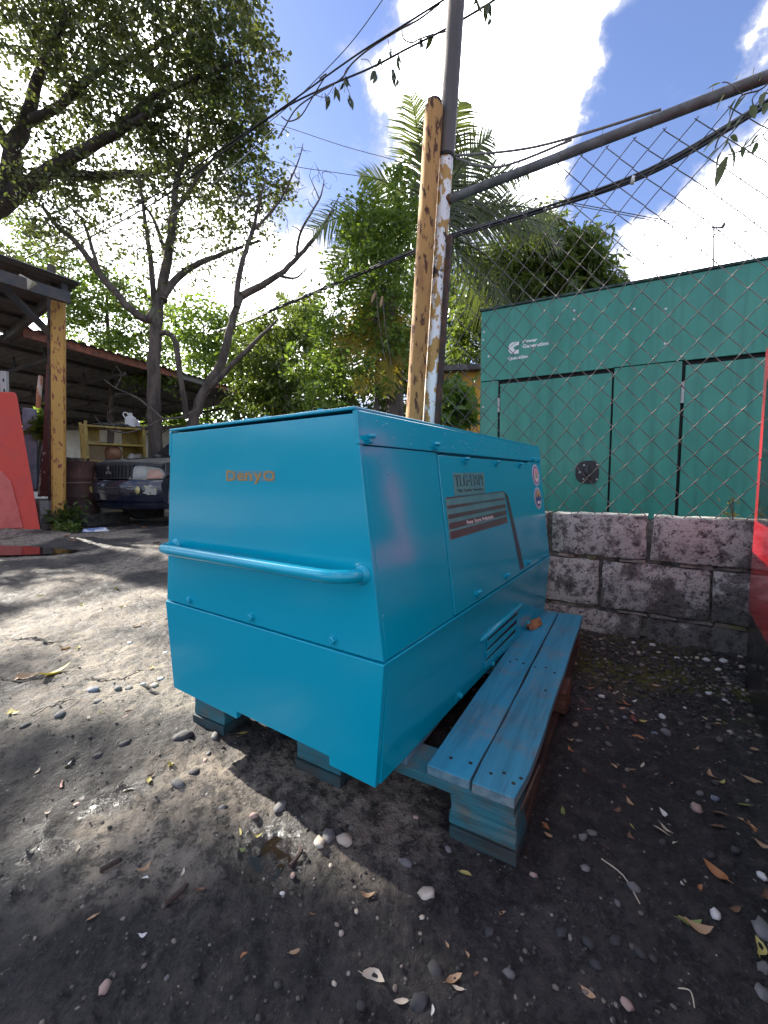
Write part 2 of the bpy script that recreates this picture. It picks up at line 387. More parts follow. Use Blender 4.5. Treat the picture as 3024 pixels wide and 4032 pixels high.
def ground_material():
    m, nt, bs, out = nodes_of('packed_dirt'); v = coords(nt)
    a = nt.nodes.new('ShaderNodeAttribute'); a.attribute_name = 'stain'
    sp_ = nt.nodes.new('ShaderNodeSeparateColor'); nt.links.new(a.outputs['Color'], sp_.inputs[0])
    wet, moss, dry = sp_.outputs[0], sp_.outputs[1], sp_.outputs[2]
    n1 = ntex(nt, v, 1.7, 8, .62); n2 = ntex(nt, v, 22, 8, .68); n3 = ntex(nt, v, 110, 5, .7)
    c = mixc(nt, ramp(nt, n1, .35, .68), (.024, .022, .0225), (.054, .048, .045))
    c = mixc(nt, ramp(nt, n2, .50, .72), c, (.078, .066, .058))
    dry_lit_c = mixc(nt, ramp(nt, n2, .30, .66), (.13, .11, .088), (.34, .285, .22))
    c = mixc(nt, dry, c, dry_lit_c)  # dry crust together with the painted sunlit tone
    pit = ramp(nt, mth(nt, 'ADD', mth(nt, 'MULTIPLY', n2, .55), mth(nt, 'MULTIPLY', n3, .45)), .43, .51, .9, 0)
    c = mixc(nt, pit, c, mixc(nt, dry, (.012, .0105, .0105), (.055, .046, .038)))       # hollows darkened: damp dirt plus painted occlusion
    c = mixc(nt, ramp(nt, n3, .60, .70, 0, .7), c, (.15, .135, .115))          # grit
    vo = nt.nodes.new('ShaderNodeTexVoronoi'); vo.inputs['Scale'].default_value = 70; nt.links.new(v, vo.inputs['Vector'])
    sc_ = nt.nodes.new('ShaderNodeSeparateColor'); nt.links.new(vo.outputs['Color'], sc_.inputs[0])
    speck = mth(nt, 'MULTIPLY', ramp(nt, vo.outputs[0], .30, .18), ramp(nt, sc_.outputs[0], .92, .95))
    c = mixc(nt, speck, c, (.34, .31, .27))
    mossc = mixc(nt, ramp(nt, n2, .4, .65), (.050, .054, .008), (.14, .13, .018))
    c = mixc(nt, mth(nt, 'MULTIPLY', moss, .9), c, mossc)
    c = mixc(nt, mth(nt, 'MULTIPLY', wet, .85), c, (.014, .010, .007))
    nt.links.new(c, bs.inputs['Base Color'])
    nt.links.new(mth(nt, 'MULTIPLY_ADD', wet, -.74, ramp(nt, n2, .3, .7, .62, .92)), bs.inputs['Roughness'])
    nt.links.new(mth(nt, 'MULTIPLY_ADD', wet, .6, .38), bs.inputs['Specular IOR Level'])
    hgt = mth(nt, 'ADD', mth(nt, 'MULTIPLY', n2, 1.3), mth(nt, 'MULTIPLY', n3, .45))
    hgt = mth(nt, 'ADD', hgt, mth(nt, 'MULTIPLY', speck, .3))
    setbump(nt, bs, hgt, 1.0, .020)
    return m
M_GROUND = ground_material()
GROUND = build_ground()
def ground_extras():
    CR = mat('crack_dirt', (.010, .009, .009), rough=.95, var=.1)
    for ci, pts in enumerate((((8, 1376), (40, 1382), (75, 1378), (110, 1388), (150, 1378), (192, 1376)), ((148, 1478), (185, 1462), (215, 1470), (255, 1466), (300, 1452), (335, 1452), (368, 1444)), ((0, 1455), (45, 1468), (120, 1452), (180, 1448)), ((300, 1478), (330, 1498), (352, 1500)), ((60, 1540), (120, 1520), (180, 1500)))):
        P = []; W = []
        for i in range(len(pts) - 1):
            for k in range(6):
                t = k / 6; a = gndD(*pts[i]) * (1 - t) + gndD(*pts[i + 1]) * t; P.append(a[:2] + rng.normal(0, .0035 * max(1.0, a[1] * .6), 2)); 
        n = len(P); vs = []; fs = []
        for i in range(n):
            d = P[min(i + 1, n - 1)] - P[max(i - 1, 0)]; d /= np.linalg.norm(d) + 1e-9; nn = np.array([-d[1], d[0]]); w = (.003 + .006 * random.random()) * math.sin(PI * (i + .6) / (n + .2))
            for s in (-1, 1): q = P[i] + nn * w * s; vs.append((q[0], q[1], float(H(q[0], q[1])) + .004))
        for i in range(n - 1): fs.append((2 * i, 2 * i + 1, 2 * i + 3, 2 * i + 2))
        obj('crack', MB().add(vs, fs), CR, GROUND)
    WM = bpy.data.materials.new('puddle_water'); WM.use_nodes = True; b = WM.node_tree.nodes['Principled BSDF']
    b.inputs['Base Color'].default_value = (.020, .014, .009, 1); b.inputs['Roughness'].default_value = .06; b.inputs['Specular IOR Level'].default_value = .6
    for (poly, dz) in ((((500, 1790), (560, 1768), (620, 1764), (660, 1790), (668, 1815), (640, 1872), (590, 1912), (540, 1892), (503, 1850)), -.0225), (((-40, 1178), (10, 1181), (60, 1182), (120, 1187), (175, 1191), (150, 1197), (60, 1201), (-40, 1203)), .012)):
        c = [gndD(*q) for q in poly]; m_ = sum(H(np.array([p[0] for p in c]), np.array([p[1] for p in c]))) / len(c)
        vs = [(p[0], p[1], (dz if dz > 0 else dz)) for p in c]
        o = obj('puddle', MB().add(vs, [tuple(range(len(vs)))]), WM); o['kind'] = 'structure'
ground_extras()

# ------------------------------------------------------------------ shared materials
TEAL = (.000, .360, .500)
def paint(name, c, rough=.2, coat=.5, peel=.03, grime=.1, dirt=(.02, .03, .03), runs=0.0):
    m, nt, bs, out = nodes_of(name); v = coords(nt)
    n = ntex(nt, v, 3, 6, .6); k = ramp(nt, n, .3, .7, 0, grime)
    cc = mixc(nt, k, tuple(c), tuple(min(1, q * 1.25 + .012) for q in c))
    sp_ = ramp(nt, ntex(nt, v, 120, 3, .6), .70, .76, 0, .35); cc = mixc(nt, sp_, cc, dirt)
    if runs:
        vr = coords(nt, (9, 9, .55)); r1 = ramp(nt, ntex(nt, vr, 1.6, 7, .65), .42, .72, 0, runs); cc = mixc(nt, r1, cc, tuple(q * .55 + .004 for q in c))
        r2 = ramp(nt, ntex(nt, coords(nt, (14, 14, .4)), 2.4, 6, .6), .60, .75, 0, runs * .8); cc = mixc(nt, r2, cc, tuple(min(1, q * 1.35 + .03) for q in c))
    nt.links.new(cc, bs.inputs['Base Color'])
    nt.links.new(ramp(nt, ntex(nt, v, 2.2, 5), .3, .7, rough * .8, rough * 1.3), bs.inputs['Roughness'])
    bs.inputs['Coat Weight'].default_value = coat; bs.inputs['Coat Roughness'].default_value = .09; bs.inputs['Specular IOR Level'].default_value = .45
    h = mth(nt, 'ADD', ntex(nt, v, 170, 3, .6), mth(nt, 'MULTIPLY', ntex(nt, v, 3.2, 2), 6.0)); setbump(nt, bs, h, peel, .01)
    return m
M_TEAL = paint('teal_enamel', TEAL, rough=.16, coat=.3, peel=.022, grime=.06)
M_TEALD = paint('teal_enamel_rough', TEAL, rough=.34, coat=.2, peel=.05)
M_BLACK = flat('black_gap', (.006, .006, .007), .7)
M_FILM = mat('aged_clear_film', (.10, .30, .30), (.08, .26, .27), scale=9, rough=.35, var=.08)
M_STRIPE = mat('faded_maroon_stripe', (.085, .062, .066), (.06, .13, .135), scale=4, thr=(.45, .75), rough=.32, var=.1)
M_INK = flat('black_print', (.008, .018, .02), .5)
M_WHITE = mat('white_print', (.72, .72, .70), rough=.5, var=.05)
M_GOLD = mat('worn_gold_lettering', (.42, .23, .05), (.22, .17, .08), scale=40, thr=(.52, .66), rough=.45, bump=.2, bscale=200)

def text_bm(s, width, height, bold=0.0, ext=.0008, shear=0.0):
    cu = bpy.data.curves.new('lettering', 'FONT'); cu.body = s; cu.size = 1.0; cu.extrude = 0.0; cu.offset = bold; cu.shear = shear; cu.resolution_u = 3
    o = bpy.data.objects.new('lettering', cu); COL.objects.link(o)
    dg = bpy.context.evaluated_depsgraph_get(); dg.update()
    me = bpy.data.meshes.new_from_object(o.evaluated_get(dg))
    V = np.array([v.co[:] for v in me.vertices]); Fs = [tuple(p.vertices) for p in me.polygons]
    bpy.data.objects.remove(o); bpy.data.curves.remove(cu); bpy.data.meshes.remove(me)
    mn = V.min(0); mx = V.max(0)
    V[:, 0] = (V[:, 0] - mn[0]) / (mx[0] - mn[0]) * width; V[:, 1] = (V[:, 1] - mn[1]) / (mx[1] - mn[1]) * height
    return V, Fs
def put_text(mb, s, origin, xdir, ydir, width, height, nrm, off=.0015, bold=0.0, shear=0.0, mi=0):
    V, Fs = text_bm(s, width, height, bold, shear=shear)
    xd = np.asarray(xdir, float); yd = np.asarray(ydir, float); nn = np.asarray(nrm, float)
    mb.add([np.asarray(origin) + xd * p[0] + yd * p[1] + nn * off for p in V], Fs, mi)

# ------------------------------------------------------------------ the teal generator set
GX, GY, GYAW = -.3195, .9922, -.5962
zb, zs, zl, zt = .135, .393, .8113, .8832
wb, ws, wt, GL = .3634, .383, .3212, 1.339
tU = (wt - ws) / (zt - zs); tL = (ws - wb) / (zs - zb)
nU = np.array([1, 0, -tU]); nU = nU / np.linalg.norm(nU)
nL = np.array([1, 0, -tL]); nL = nL / np.linalg.norm(nL)
def RU(b, z, off=0.0): return np.array([ws + tU * (z - zs), b, z]) + nU * off      # on the upper right side
def RL(b, z, off=0.0): return np.array([wb + tL * (z - zb), b, z]) + nL * off      # on the lower right side
uU = np.array([tU, 0, 1]) / math.hypot(tU, 1)
def build_generator():
    g = thing('generator', 'teal blue boxed generator set standing on the wooden pallet', 'generator', (GX, GY, 0), GYAW)
    def slab(z0, z1, b0, b1, f, off, th):
        q = [f(b0, z0, off), f(b1, z0, off), f(b1, z1, off), f(b0, z1, off)]
        nn = nU if f is RU else nL
        return MB().prism([p - nn * th for p in q], nn * th)
    mir = lambda mb: (setattr(mb, 'v', [(-a, b, c) for a, b, c in mb.v]), mb)[1]
    # inner core, set back from every skin
    i = .012; core = MB()
    core.hexa([(-(ws - i), i, zs), (ws - i, i, zs), (ws - i, GL - i, zs), (-(ws - i), GL - i, zs),
               (-(wt - i), i, zt - .012), (wt - i, i, zt - .012), (wt - i, GL - i, zt - .012), (-(wt - i), GL - i, zt - .012)])
    core.hexa([(-(wb - i), i, zb + .022), (wb - i, i, zb + .022), (wb - i, GL - i, zb + .022), (-(wb - i), GL - i, zb + .022),
               (-(ws - i), i, zs - .001), (ws - i, i, zs - .001), (ws - i, GL - i, zs - .001), (-(ws - i), GL - i, zs - .001)])
    obj('inner_body', core, M_TEALD, g)
    # lower casing
    e = .003
    fr = [(-wb, 0, zb), (-.070, 0, zb), (-.070, 0, zb + .0195), (.2425, 0, zb + .0195), (.2425, 0, zb), (wb, 0, zb), (ws + e, 0, zs - .001), (-ws - e, 0, zs - .001)]
    obj('lower_front_panel', MB().prism([(a, -e, z) for a, _, z in fr], (0, .014, 0)), M_TEAL, g, bevel=.0015)
    obj('lower_side_panel', slab(zb, zs - .001, .012, .366, RL, e, .012), M_TEAL, g, bevel=.0012)
    obj('lower_side_panel', slab(zb, zs - .001, .3685, 1.136, RL, e, .012), M_TEAL, g, bevel=.0012)
    obj('lower_side_panel', slab(zb, zs - .001, 1.1385, GL, RL, e, .012), M_TEAL, g, bevel=.0012)
    obj('lower_side_panel', mir(slab(zb, zs - .001, .012, GL, RL, e, .012)), M_TEAL, g, bevel=.0012)
    obj('lower_rear_panel', MB().prism([(-wb, GL - .010, zb), (wb, GL - .010, zb), (ws, GL - .010, zs - .001), (-ws, GL - .010, zs - .001)], (0, .012, 0)), M_TEAL, g, bevel=.001)
    # upper casing
    h1 = zt - .0125
    wA = ws + tU * .0025; wB = ws + tU * (h1 - zs)
    obj('upper_front_panel', MB().prism([(-wA, 0, zs + .0025), (wA, 0, zs + .0025), (wB, 0, h1), (-wB, 0, h1)], (0, .012, 0)), M_TEAL, g, bevel=.0018)
    obj('upper_rear_panel', MB().prism([(-wA, GL - .013, zs + .0025), (wA, GL - .013, zs + .0025), (wB, GL - .013, h1), (-wB, GL - .013, h1)], (0, .012, 0)), M_TEAL, g, bevel=.0018)
    obj('upper_side_panel', slab(zs + .003, zl - .0015, .0125, .3175, RU, 0, .012), M_TEAL, g, bevel=.0015)
    obj('upper_side_panel', slab(zs + .003, zl - .0015, 1.1465, GL, RU, 0, .012), M_TEAL, g, bevel=.0015)
    obj('upper_side_panel', mir(slab(zs + .003, zl - .0015, .0125, GL, RU, 0, .012)), M_TEAL, g, bevel=.0015)
    door = obj('side_door', slab(zs + .004, .8035, .3225, 1.1445, RU, .002, .012), M_TEAL, g, bevel=.002)
    # roof cover with folded sides
    cov = MB()
    cov.box(-(wt + .002), wt + .002, -.004, GL + .004, zt - .0065, zt)
    for s in (1, -1):
        q = slab(zl, zt - .0068, -.002, GL + .002, RU, .003, .010); cov.add(q.v if s > 0 else mir(q).v, q.f)
    roof = obj('roof_cover', cov, M_TEAL, g, bevel=.002)
    for (a, b) in ((-.22, .03), (.02, .03), (.19, .03), (-.05, .03)):
        mb = MB(); mb.box(a - .035, a + .035, .01, .06, zt, zt + .0035); mb.lathe([(.008, 0), (.008, .006), (.0, .007)], 6, (a + .012, .035, zt + .0035))
        obj('roof_bracket', mb, M_TEALD, roof)
    # welded corner bead
    obj('weld_bead', MB().tube([RU(-.001, zl + .004, .001), RU(-.001, (zl + zt) / 2, .002), RU(-.001, zt - .008, .003)], [.0015, .003, .0045], 6), M_TEALD, g, smooth=60)
    # hand rail
    ph = smoothpath([(-.318, .004, .5595), (-.319, -.022, .5595), (-.300, -.045, .5598), (-.24, -.052, .560), (0, -.053, .5605), (.24, -.052, .561), (.300, -.046, .561), (.328, -.024, .561), (.334, .004, .561)], 5)
    r = obj('hand_rail', MB().tube(ph, .0135, 14), M_TEAL, g, smooth=60)
    for a in (-.318, .334):
        obj('weld_collar', MB().lathe([(.020, 0), (.017, .004), (.0138, .009)], 14, (a, -.001, .560), (0, -1, 0)), M_TEALD, r, smooth=60)
    # bolts
    def hexbolt(p, nn, s=.0085, wing=False):
        mb = MB(); mb.lathe([(s * 1.35, 0), (s * 1.35, .002), (s, .002), (s, .0075), (s * .7, .009), (0, .009)], 6, p, nn)
        if wing:
            for q in (-1, 1): mb.lathe([(.004, .004), (.0048, .010), (.003, .0135), (0, .014)], 8, np.asarray(p) + np.array([0, q * .006, .006]), nn)
        return obj('bolt', mb, M_TEALD, g)
    for a in (-.262, -.001, .258): hexbolt((a, 0, .414), (0, -1, 0))
    for (b, z, w) in ((.026, .8205, 1), (.303, .8215, 1), (1.207, .820, 0), (1.302, .821, 0)): hexbolt(RU(b, z, .003), nU, wing=bool(w))
    for (b, z) in ((.484, .792), (.742, .790), (1.005, .789), (.470, .418), (.725, .418), (.982, .417)): hexbolt(RU(b, z, .002), nU, wing=True)
    for (b, z) in ((.390, .152), (.645, .146), (1.060, .158)): hexbolt(RL(b, z, .003), nL, .0075)
    # louvre vent
    mb = MB(); mb.tube([RL(.520, .262, .002), RL(.540, .268, .006), RL(.92, .270, .006), RL(.938, .271, .002)], [.004, .009, .009, .004], 8)
    obj('pressed_rib', mb, M_TEAL, g, smooth=50)
    for (z0, b0) in ((.2325, .572), (.1985, .571), (.1655, .569)):
        lv = MB(); zA = z0 + .018
        q = [RL(b0, z0 + .012, .0045), RL(b0 + .004, z0 - .012, .0055), RL(b0 + .312, z0 - .006, .0055), RL(b0 + .312, z0 + .010, .0045)]
        lv.prism([p - nL * .0016 for p in q], nL * .0032)
        o = obj('louvre', lv, M_TEAL, g, bevel=.001, smooth=40)
        ob = MB(); ob.prism([RL(b0 + .012, z0 + .010, .0032), RL(b0 + .316, z0 - .008, .0032), RL(b0 + .316, z0 + .029, .0032), RL(b0 + .02, z0 + .017, .0032)], nL * .0006)
        obj('louvre_opening', ob, M_BLACK, o)
    # front name decal
    dec = MB().prism([(-.081, -.0006, .7425), (.0945, -.0006, .7395), (.0955, -.0006, .7645), (-.078, -.0006, .7672)], (0, .0004, 0))
    d = obj('name_decal', dec, mat('pale_decal_film', (.06, .27, .36), rough=.3, var=.06), g)
    w = .0
    tx = MB()
    xs = [(-.0795, .036, 'D', .0255), (-.038, .0255, 'e', .0195), (-.0085, .026, 'n', .019), (.0225, .030, 'y', .0262), (.0565, .038, 'O', .0232)]
    for (x, wd, ch, hh) in xs:
        zz = .7415 - (.0072 if ch == 'y' else 0)
        put_text(tx, ch, (x, -.0011, zz), (1, 0, -.008), (0, 0, 1), wd, hh, (0, -1, 0), off=.0002, bold=.018, shear=0.0)
    obj('lettering', tx, M_GOLD, d)
    # model decal on the door
    def sheet(name, pts, m, par, off): return obj(name, MB().prism([RU(b, z, off) for b, z in pts], nU * .0004), m, par)
    d = sheet('model_decal', [(.392, .698), (.619, .698), (.626, .7605), (.396, .7585)], M_FILM, door, .0024)
    tx = MB(); B = np.array([0, 1.0, 0])
    # stencil letters with thick stems and thin serifs
    def glyph(ch):
        R = lambda x0, y0, x1, y1: [(x0, y0), (x1, y0), (x1, y1), (x0, y1)]
        G = {'T': [R(.38, 0, .62, .9), R(0, .93, 1, 1), R(0, .76, .06, .93), R(.94, .76, 1, .93), R(.26, 0, .74, .04)],
             'L': [R(.12, 0, .38, 1), R(.44, 0, 1, .06), R(.93, .06, 1, .26), R(0, .96, .5, 1)],
             'G': [[(.0, .5), (.06, .2), (.26, .03), (.3, .1), (.26, .5), (.3, .9), (.26, .97), (.06, .8)], R(.36, .94, .8, 1), R(.86, .68, .92, .98), R(.7, .0, .92, .42), R(.6, .42, 1, .47), R(.36, 0, .66, .06)],
             '-': [R(.05, .4, .95, .52)],
             '1': [R(.36, 0, .66, 1), [(.05, .78), (.34, .92), (.34, 1), (.05, .84)], R(.2, 0, .82, .04)],
             '3': [R(.1, .94, .6, 1), [(.6, .54), (.9, .62), (.98, .78), (.88, .94), (.64, 1), (.7, .78)], [(.6, 0), (.92, .1), (1, .28), (.9, .44), (.6, .5), (.72, .26)], R(.1, 0, .55, .06), R(.3, .48, .56, .53)],
             'S': [[(.05, .74), (.14, .93), (.4, 1), (.42, .94), (.3, .78), (.52, .6), (.96, .3), (.84, .06), (.6, 0), (.58, .06), (.7, .22), (.5, .4)], R(.82, .72, .9, .98), R(.08, .02, .16, .28)],
             'P': [R(.14, 0, .4, 1), R(.46, .94, .7, 1), [(.7, .46), (.94, .56), (1, .74), (.92, .92), (.72, 1), (.74, .74)], R(.46, .46, .68, .51), R(0, 0, .54, .04)],
             'Y': [[(.0, 1), (.3, 1), (.58, .5), (.44, .42)], [(.64, .5), (.9, 1), (1, 1), (.68, .44)], R(.42, 0, .66, .4), R(.3, 0, .8, .04)]}
        return G[ch]
    lay = [('T', .405, .027), ('L', .434, .023), ('G', .460, .030), ('-', .4925, .012), ('1', .507, .015), ('3', .523, .021), ('S', .547, .022), ('P', .571, .021), ('Y', .593, .024)]
    for ch, b0, wd in lay:
        for poly in glyph(ch): tx.prism([RU(b0 + x * wd, .7222 + y * .030 + (b0 - .4) * .004, .0028) for x, y in poly], nU * .0002)
    put_text(tx, 'High  Quality  Generator', RU(.415, .7045, .0028), B, uU, .188, .0105, nU, off=.0002, bold=.025)
    obj('lettering', tx, M_INK, d)
    # striped decal
    d = sheet('striped_decal', [(.336, .586), (.802, .588), (.801, .698), (.335, .696)], M_FILM, door, .0024)
    st = MB()
    for (l0, l1, r0, r1) in ((.696, .692, .6975, .6945), (.674, .666, .675, .669), (.651, .640, .653, .641), (.629, .613, .632, .617), (.607, .588, .610, .5895)):
        st.prism([RU(.341, l1, .0028), RU(.799, r1, .0028), RU(.799, r0, .0028), RU(.341, l0, .0028)], nU * .0002)
    obj('stripe', st, M_STRIPE, d)
    for k in range(4):
        b0 = .803 + k * .0085; b1 = .888 + k * .0125
        st = MB().prism([RU(b1, .4085, .0028), RU(b1 + .0075, .4085, .0028), RU(b0 + .0055, .694 - k * .004, .0028), RU(b0, .694 - k * .004, .0028)], nU * .0002)
        obj('stripe', st, M_STRIPE, d)
    tx = MB(); put_text(tx, 'Power  Source  Professionals.', RU(.453, .6155, .003), B, uU, .212, .0115, nU, off=.0003, bold=.03)
    obj('lettering', tx, M_WHITE, d)
    # round emblems near the far end
    def oval(par, b, z, rb, rz, m, off, n=28): return obj('emblem_ring', MB().prism([RU(b + rb * math.cos(2 * PI * k / n), z + rz * math.sin(2 * PI * k / n), off) for k in range(n)], nU * .0004), m, par)
    MW = M_WHITE; MB_ = flat('emblem_blue', (.03, .05, .22), .4); MR = flat('emblem_red', (.42, .05, .05), .4); MGn = flat('emblem_green', (.08, .28, .07), .4); MY = flat('emblem_yellow', (.62, .42, .10), .4); ML = flat('emblem_lilac', (.22, .26, .50), .4)
    for (bz, zz, kind) in ((1.243, .7525, 0), (1.2385, .654, 1)):
        e0 = obj('emblem', MB().prism([RU(bz + .056 * math.cos(2 * PI * k / 28), zz + .0465 * math.sin(2 * PI * k / 28), .0006) for k in range(28)], nU * .0004), MW, g)
        oval(e0, bz, zz, .051, .042, ML if kind == 0 else MB_, .0012)
        if kind == 0:
            oval(e0, bz, zz, .039, .032, MR, .0018); oval(e0, bz, zz, .035, .029, MW, .0024); oval(e0, bz, zz + .012, .026, .012, flat('emblem_pink', (.7, .35, .33), .4), .0030)
            gb = MB()
            for q in (-.016, -.004, .008): gb.prism([RU(bz + q, zz - .012, .0032), RU(bz + q + .009, zz - .012, .0032), RU(bz + q + .006, zz + .010, .0032), RU(bz + q + .003, zz + .010, .0032)], nU * .0003)
            obj('emblem_mark', gb, MGn, e0)
        else:
            oval(e0, bz, zz, .046, .038, MW, .0018); oval(e0, bz, zz, .042, .035, MB_, .0024)
            gb = MB()
            for k in range(5):
                a = math.radians(20 + 35 * k); c = RU(bz + .024 * math.cos(a), zz + .004 + .021 * math.sin(a), .0030)
                gb.lathe([(.0095, 0), (.0095, .0003)], 6, c, nU)
            obj('emblem_mark', gb, MY, e0)
            gb = MB(); gb.prism([RU(bz + x, zz + y, .0032) for x, y in ((-.022, -.024), (.022, -.024), (.026, -.018), (.012, -.010), (.0, -.015), (-.012, -.010), (-.026, -.018))], nU * .0003)
            obj('emblem_mark', gb, MW, e0)
    # rain drops on the cover
    dr = MB()
    for k in range(80):
        b = random.uniform(.01, GL - .02); z = random.choice([random.uniform(zl + .004, zt - .01)] * 3 + [random.uniform(.45, .79)])
        s = random.uniform(.0012, .0028)
        dr.lathe([(s, 0), (s * .8, s * .5), (0, s * .75)], 6, RU(b, z, .003 if z > zl else .0004), nU)
    obj('water_drops', dr, mat('clear_drop', (.10, .40, .52), rough=.05, var=0), g, smooth=80, kind='stuff')
    return g
build_generator()

# ------------------------------------------------------------------ pallet
PYAW = -.527; PW = .985
PC = np.array([.257 - PW * math.cos(PYAW), .752 - PW * math.sin(PYAW)])
def wood(name, paintc, woodc, thr, dark=(.03, .024, .02), rough=.75, grain=(40, 2.2, 40), topbias=None):
    m, nt, bs, out = nodes_of(name); v = coords(nt, grain); v0 = coords(nt)
    g1 = ntex(nt, v, 1.0, 8, .7, dist=.6); g2 = ntex(nt, v, 3.2, 6, .7)
    w = mixc(nt, ramp(nt, g1, .32, .68), dark, woodc)
    pm = ramp(nt, mth(nt, 'ADD', mth(nt, 'MULTIPLY', ntex(nt, v0, 5.5, 6, .65), .75), mth(nt, 'MULTIPLY', g2, .25)), thr[0], thr[1])
    if topbias is not None:
        geo = nt.nodes.new('ShaderNodeNewGeometry'); sx = nt.nodes.new('ShaderNodeSeparateXYZ'); nt.links.new(geo.outputs['Normal'], sx.inputs[0])
        pm = mth(nt, 'MULTIPLY', pm, ramp(nt, sx.outputs[2], .2, .7, topbias, 1))    # overspray fell from above
    pc = mixc(nt, ramp(nt, g1, .3, .6), tuple(q * .72 for q in paintc), paintc)
    c = mixc(nt, pm, w, pc)
    c = mixc(nt, ramp(nt, g2, .64, .76, 0, .7), c, dark)
    nt.links.new(c, bs.inputs['Base Color']); bs.inputs['Roughness'].default_value = rough
    setbump(nt, bs, mth(nt, 'ADD', g1, mth(nt, 'MULTIPLY', g2, .5)), .55, .004)
    return m
def build_pallet():
    p = thing('pallet', 'wooden block pallet with blue overspray carrying the generator', 'pallet', (PC[0], PC[1], 0), PYAW)
    W1 = wood('oversprayed_deck', (.03, .30, .45), (.22, .27, .27), (.26, .50), dark=(.055, .14, .19), topbias=.25)
    W2 = wood('oversprayed_deck_worn', (.04, .27, .39), (.22, .25, .24), (.30, .50), dark=(.055, .11, .14), topbias=.2)
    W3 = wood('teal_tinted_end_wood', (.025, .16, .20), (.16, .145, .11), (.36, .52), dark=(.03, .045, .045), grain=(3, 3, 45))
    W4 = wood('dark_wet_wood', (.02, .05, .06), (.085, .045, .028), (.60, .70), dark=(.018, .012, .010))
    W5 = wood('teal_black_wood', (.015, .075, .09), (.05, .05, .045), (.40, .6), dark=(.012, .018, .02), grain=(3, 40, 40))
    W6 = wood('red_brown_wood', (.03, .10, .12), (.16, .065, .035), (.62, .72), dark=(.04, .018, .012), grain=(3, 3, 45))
    L = 1.23
    # deck boards run front to back
    def rough_board(x0, x1, y0, y1, z0, z1, m, name, chip=False, nseg=14):
        mb = MB(); rows = []
        for k in range(nseg + 1):
            y = y0 + (y1 - y0) * k / nseg; j = lambda s: random.uniform(-s, s)
            xa, xb = x0 + j(.0015), x1 + j(.0015)
            if chip and k == 0: xb -= .012
            if chip and k == 1: xb -= .002
            rows.append([(xa, y + j(.001), z0), (xb, y + j(.001), z0), (xb, y + j(.001), z1 + j(.0007)), (xa, y + j(.001), z1 + j(.0007))])
        vs = [q for r in rows for q in r]; fs = [(0, 1, 2, 3), (nseg * 4 + 3, nseg * 4 + 2, nseg * 4 + 1, nseg * 4)]
        for k in range(nseg):
            for c in range(4): fs.append((k * 4 + c, (k + 1) * 4 + c, (k + 1) * 4 + (c + 1) % 4, k * 4 + (c + 1) % 4))
        mb.add(vs, fs); return obj(name, mb, m, p, bevel=.0015, seg=1)
    a_split = .886
    rough_board(a_split + .0025, PW, .0, L, .1125, .1345, W2, 'deck_board', chip=True)
    rough_board(.787, a_split - .0025, .004, L, .1125, .1345, W1, 'deck_board')
    for a in (.0, .165, .33, .49, .64): rough_board(a, a + .098, .004, L, .1125, .1340, W1, 'deck_board')
    # cross boards under the deck
    for (y0, y1) in ((.001, .098), (.565, .665), (1.13, 1.228)):
        obj('cross_board', MB().box(.004, PW - .012, y0 + .002, y1, .0905, .112), W3, p, bevel=.002)
    # blocks
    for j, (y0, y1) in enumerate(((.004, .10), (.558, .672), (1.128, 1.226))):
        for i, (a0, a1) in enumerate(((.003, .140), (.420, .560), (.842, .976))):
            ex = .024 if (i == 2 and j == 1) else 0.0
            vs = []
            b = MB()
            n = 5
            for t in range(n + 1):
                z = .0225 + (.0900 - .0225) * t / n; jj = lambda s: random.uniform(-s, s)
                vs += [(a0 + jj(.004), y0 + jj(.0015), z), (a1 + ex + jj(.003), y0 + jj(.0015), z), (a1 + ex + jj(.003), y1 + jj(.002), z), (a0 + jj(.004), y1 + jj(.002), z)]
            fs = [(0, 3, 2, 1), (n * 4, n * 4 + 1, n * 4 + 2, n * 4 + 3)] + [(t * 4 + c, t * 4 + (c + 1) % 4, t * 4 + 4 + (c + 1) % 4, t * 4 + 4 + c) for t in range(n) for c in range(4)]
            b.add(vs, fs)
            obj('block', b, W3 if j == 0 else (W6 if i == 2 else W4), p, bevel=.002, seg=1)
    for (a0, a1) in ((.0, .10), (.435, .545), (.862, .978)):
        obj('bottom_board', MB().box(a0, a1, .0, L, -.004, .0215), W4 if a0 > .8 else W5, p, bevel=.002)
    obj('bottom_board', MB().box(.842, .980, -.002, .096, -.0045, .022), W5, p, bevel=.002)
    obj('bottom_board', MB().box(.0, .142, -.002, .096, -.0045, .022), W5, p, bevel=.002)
    obj('bottom_board', MB().box(.418, .562, -.002, .096, -.0045, .022), W5, p, bevel=.002)
    # splinter hanging from the right edge and nails
    obj('splinter', MB().prism([(PW - .006, .02, .10), (PW + .002, .06, .118), (PW + .006, .16, .112), (PW + .004, .10, .088)], (.004, 0, 0)), W4, p)
    NM = flat('rusty_nail', (.03, .02, .016), .6, .4)
    for (a, b) in ((.825, .05), (.868, .055), (.915, .045), (.938, .06), (.962, .040), (.972, .062), (.82, .60), (.862, .61), (.90, .60), (.93, .615), (.96, .59), (.835, .63), (.955, .46)):
        obj('nail', MB().lathe([(.0045, 0), (.0038, .0012), (0, .0014)], 8, (a, b, .1342)), NM, p)
    return p
build_pallet()
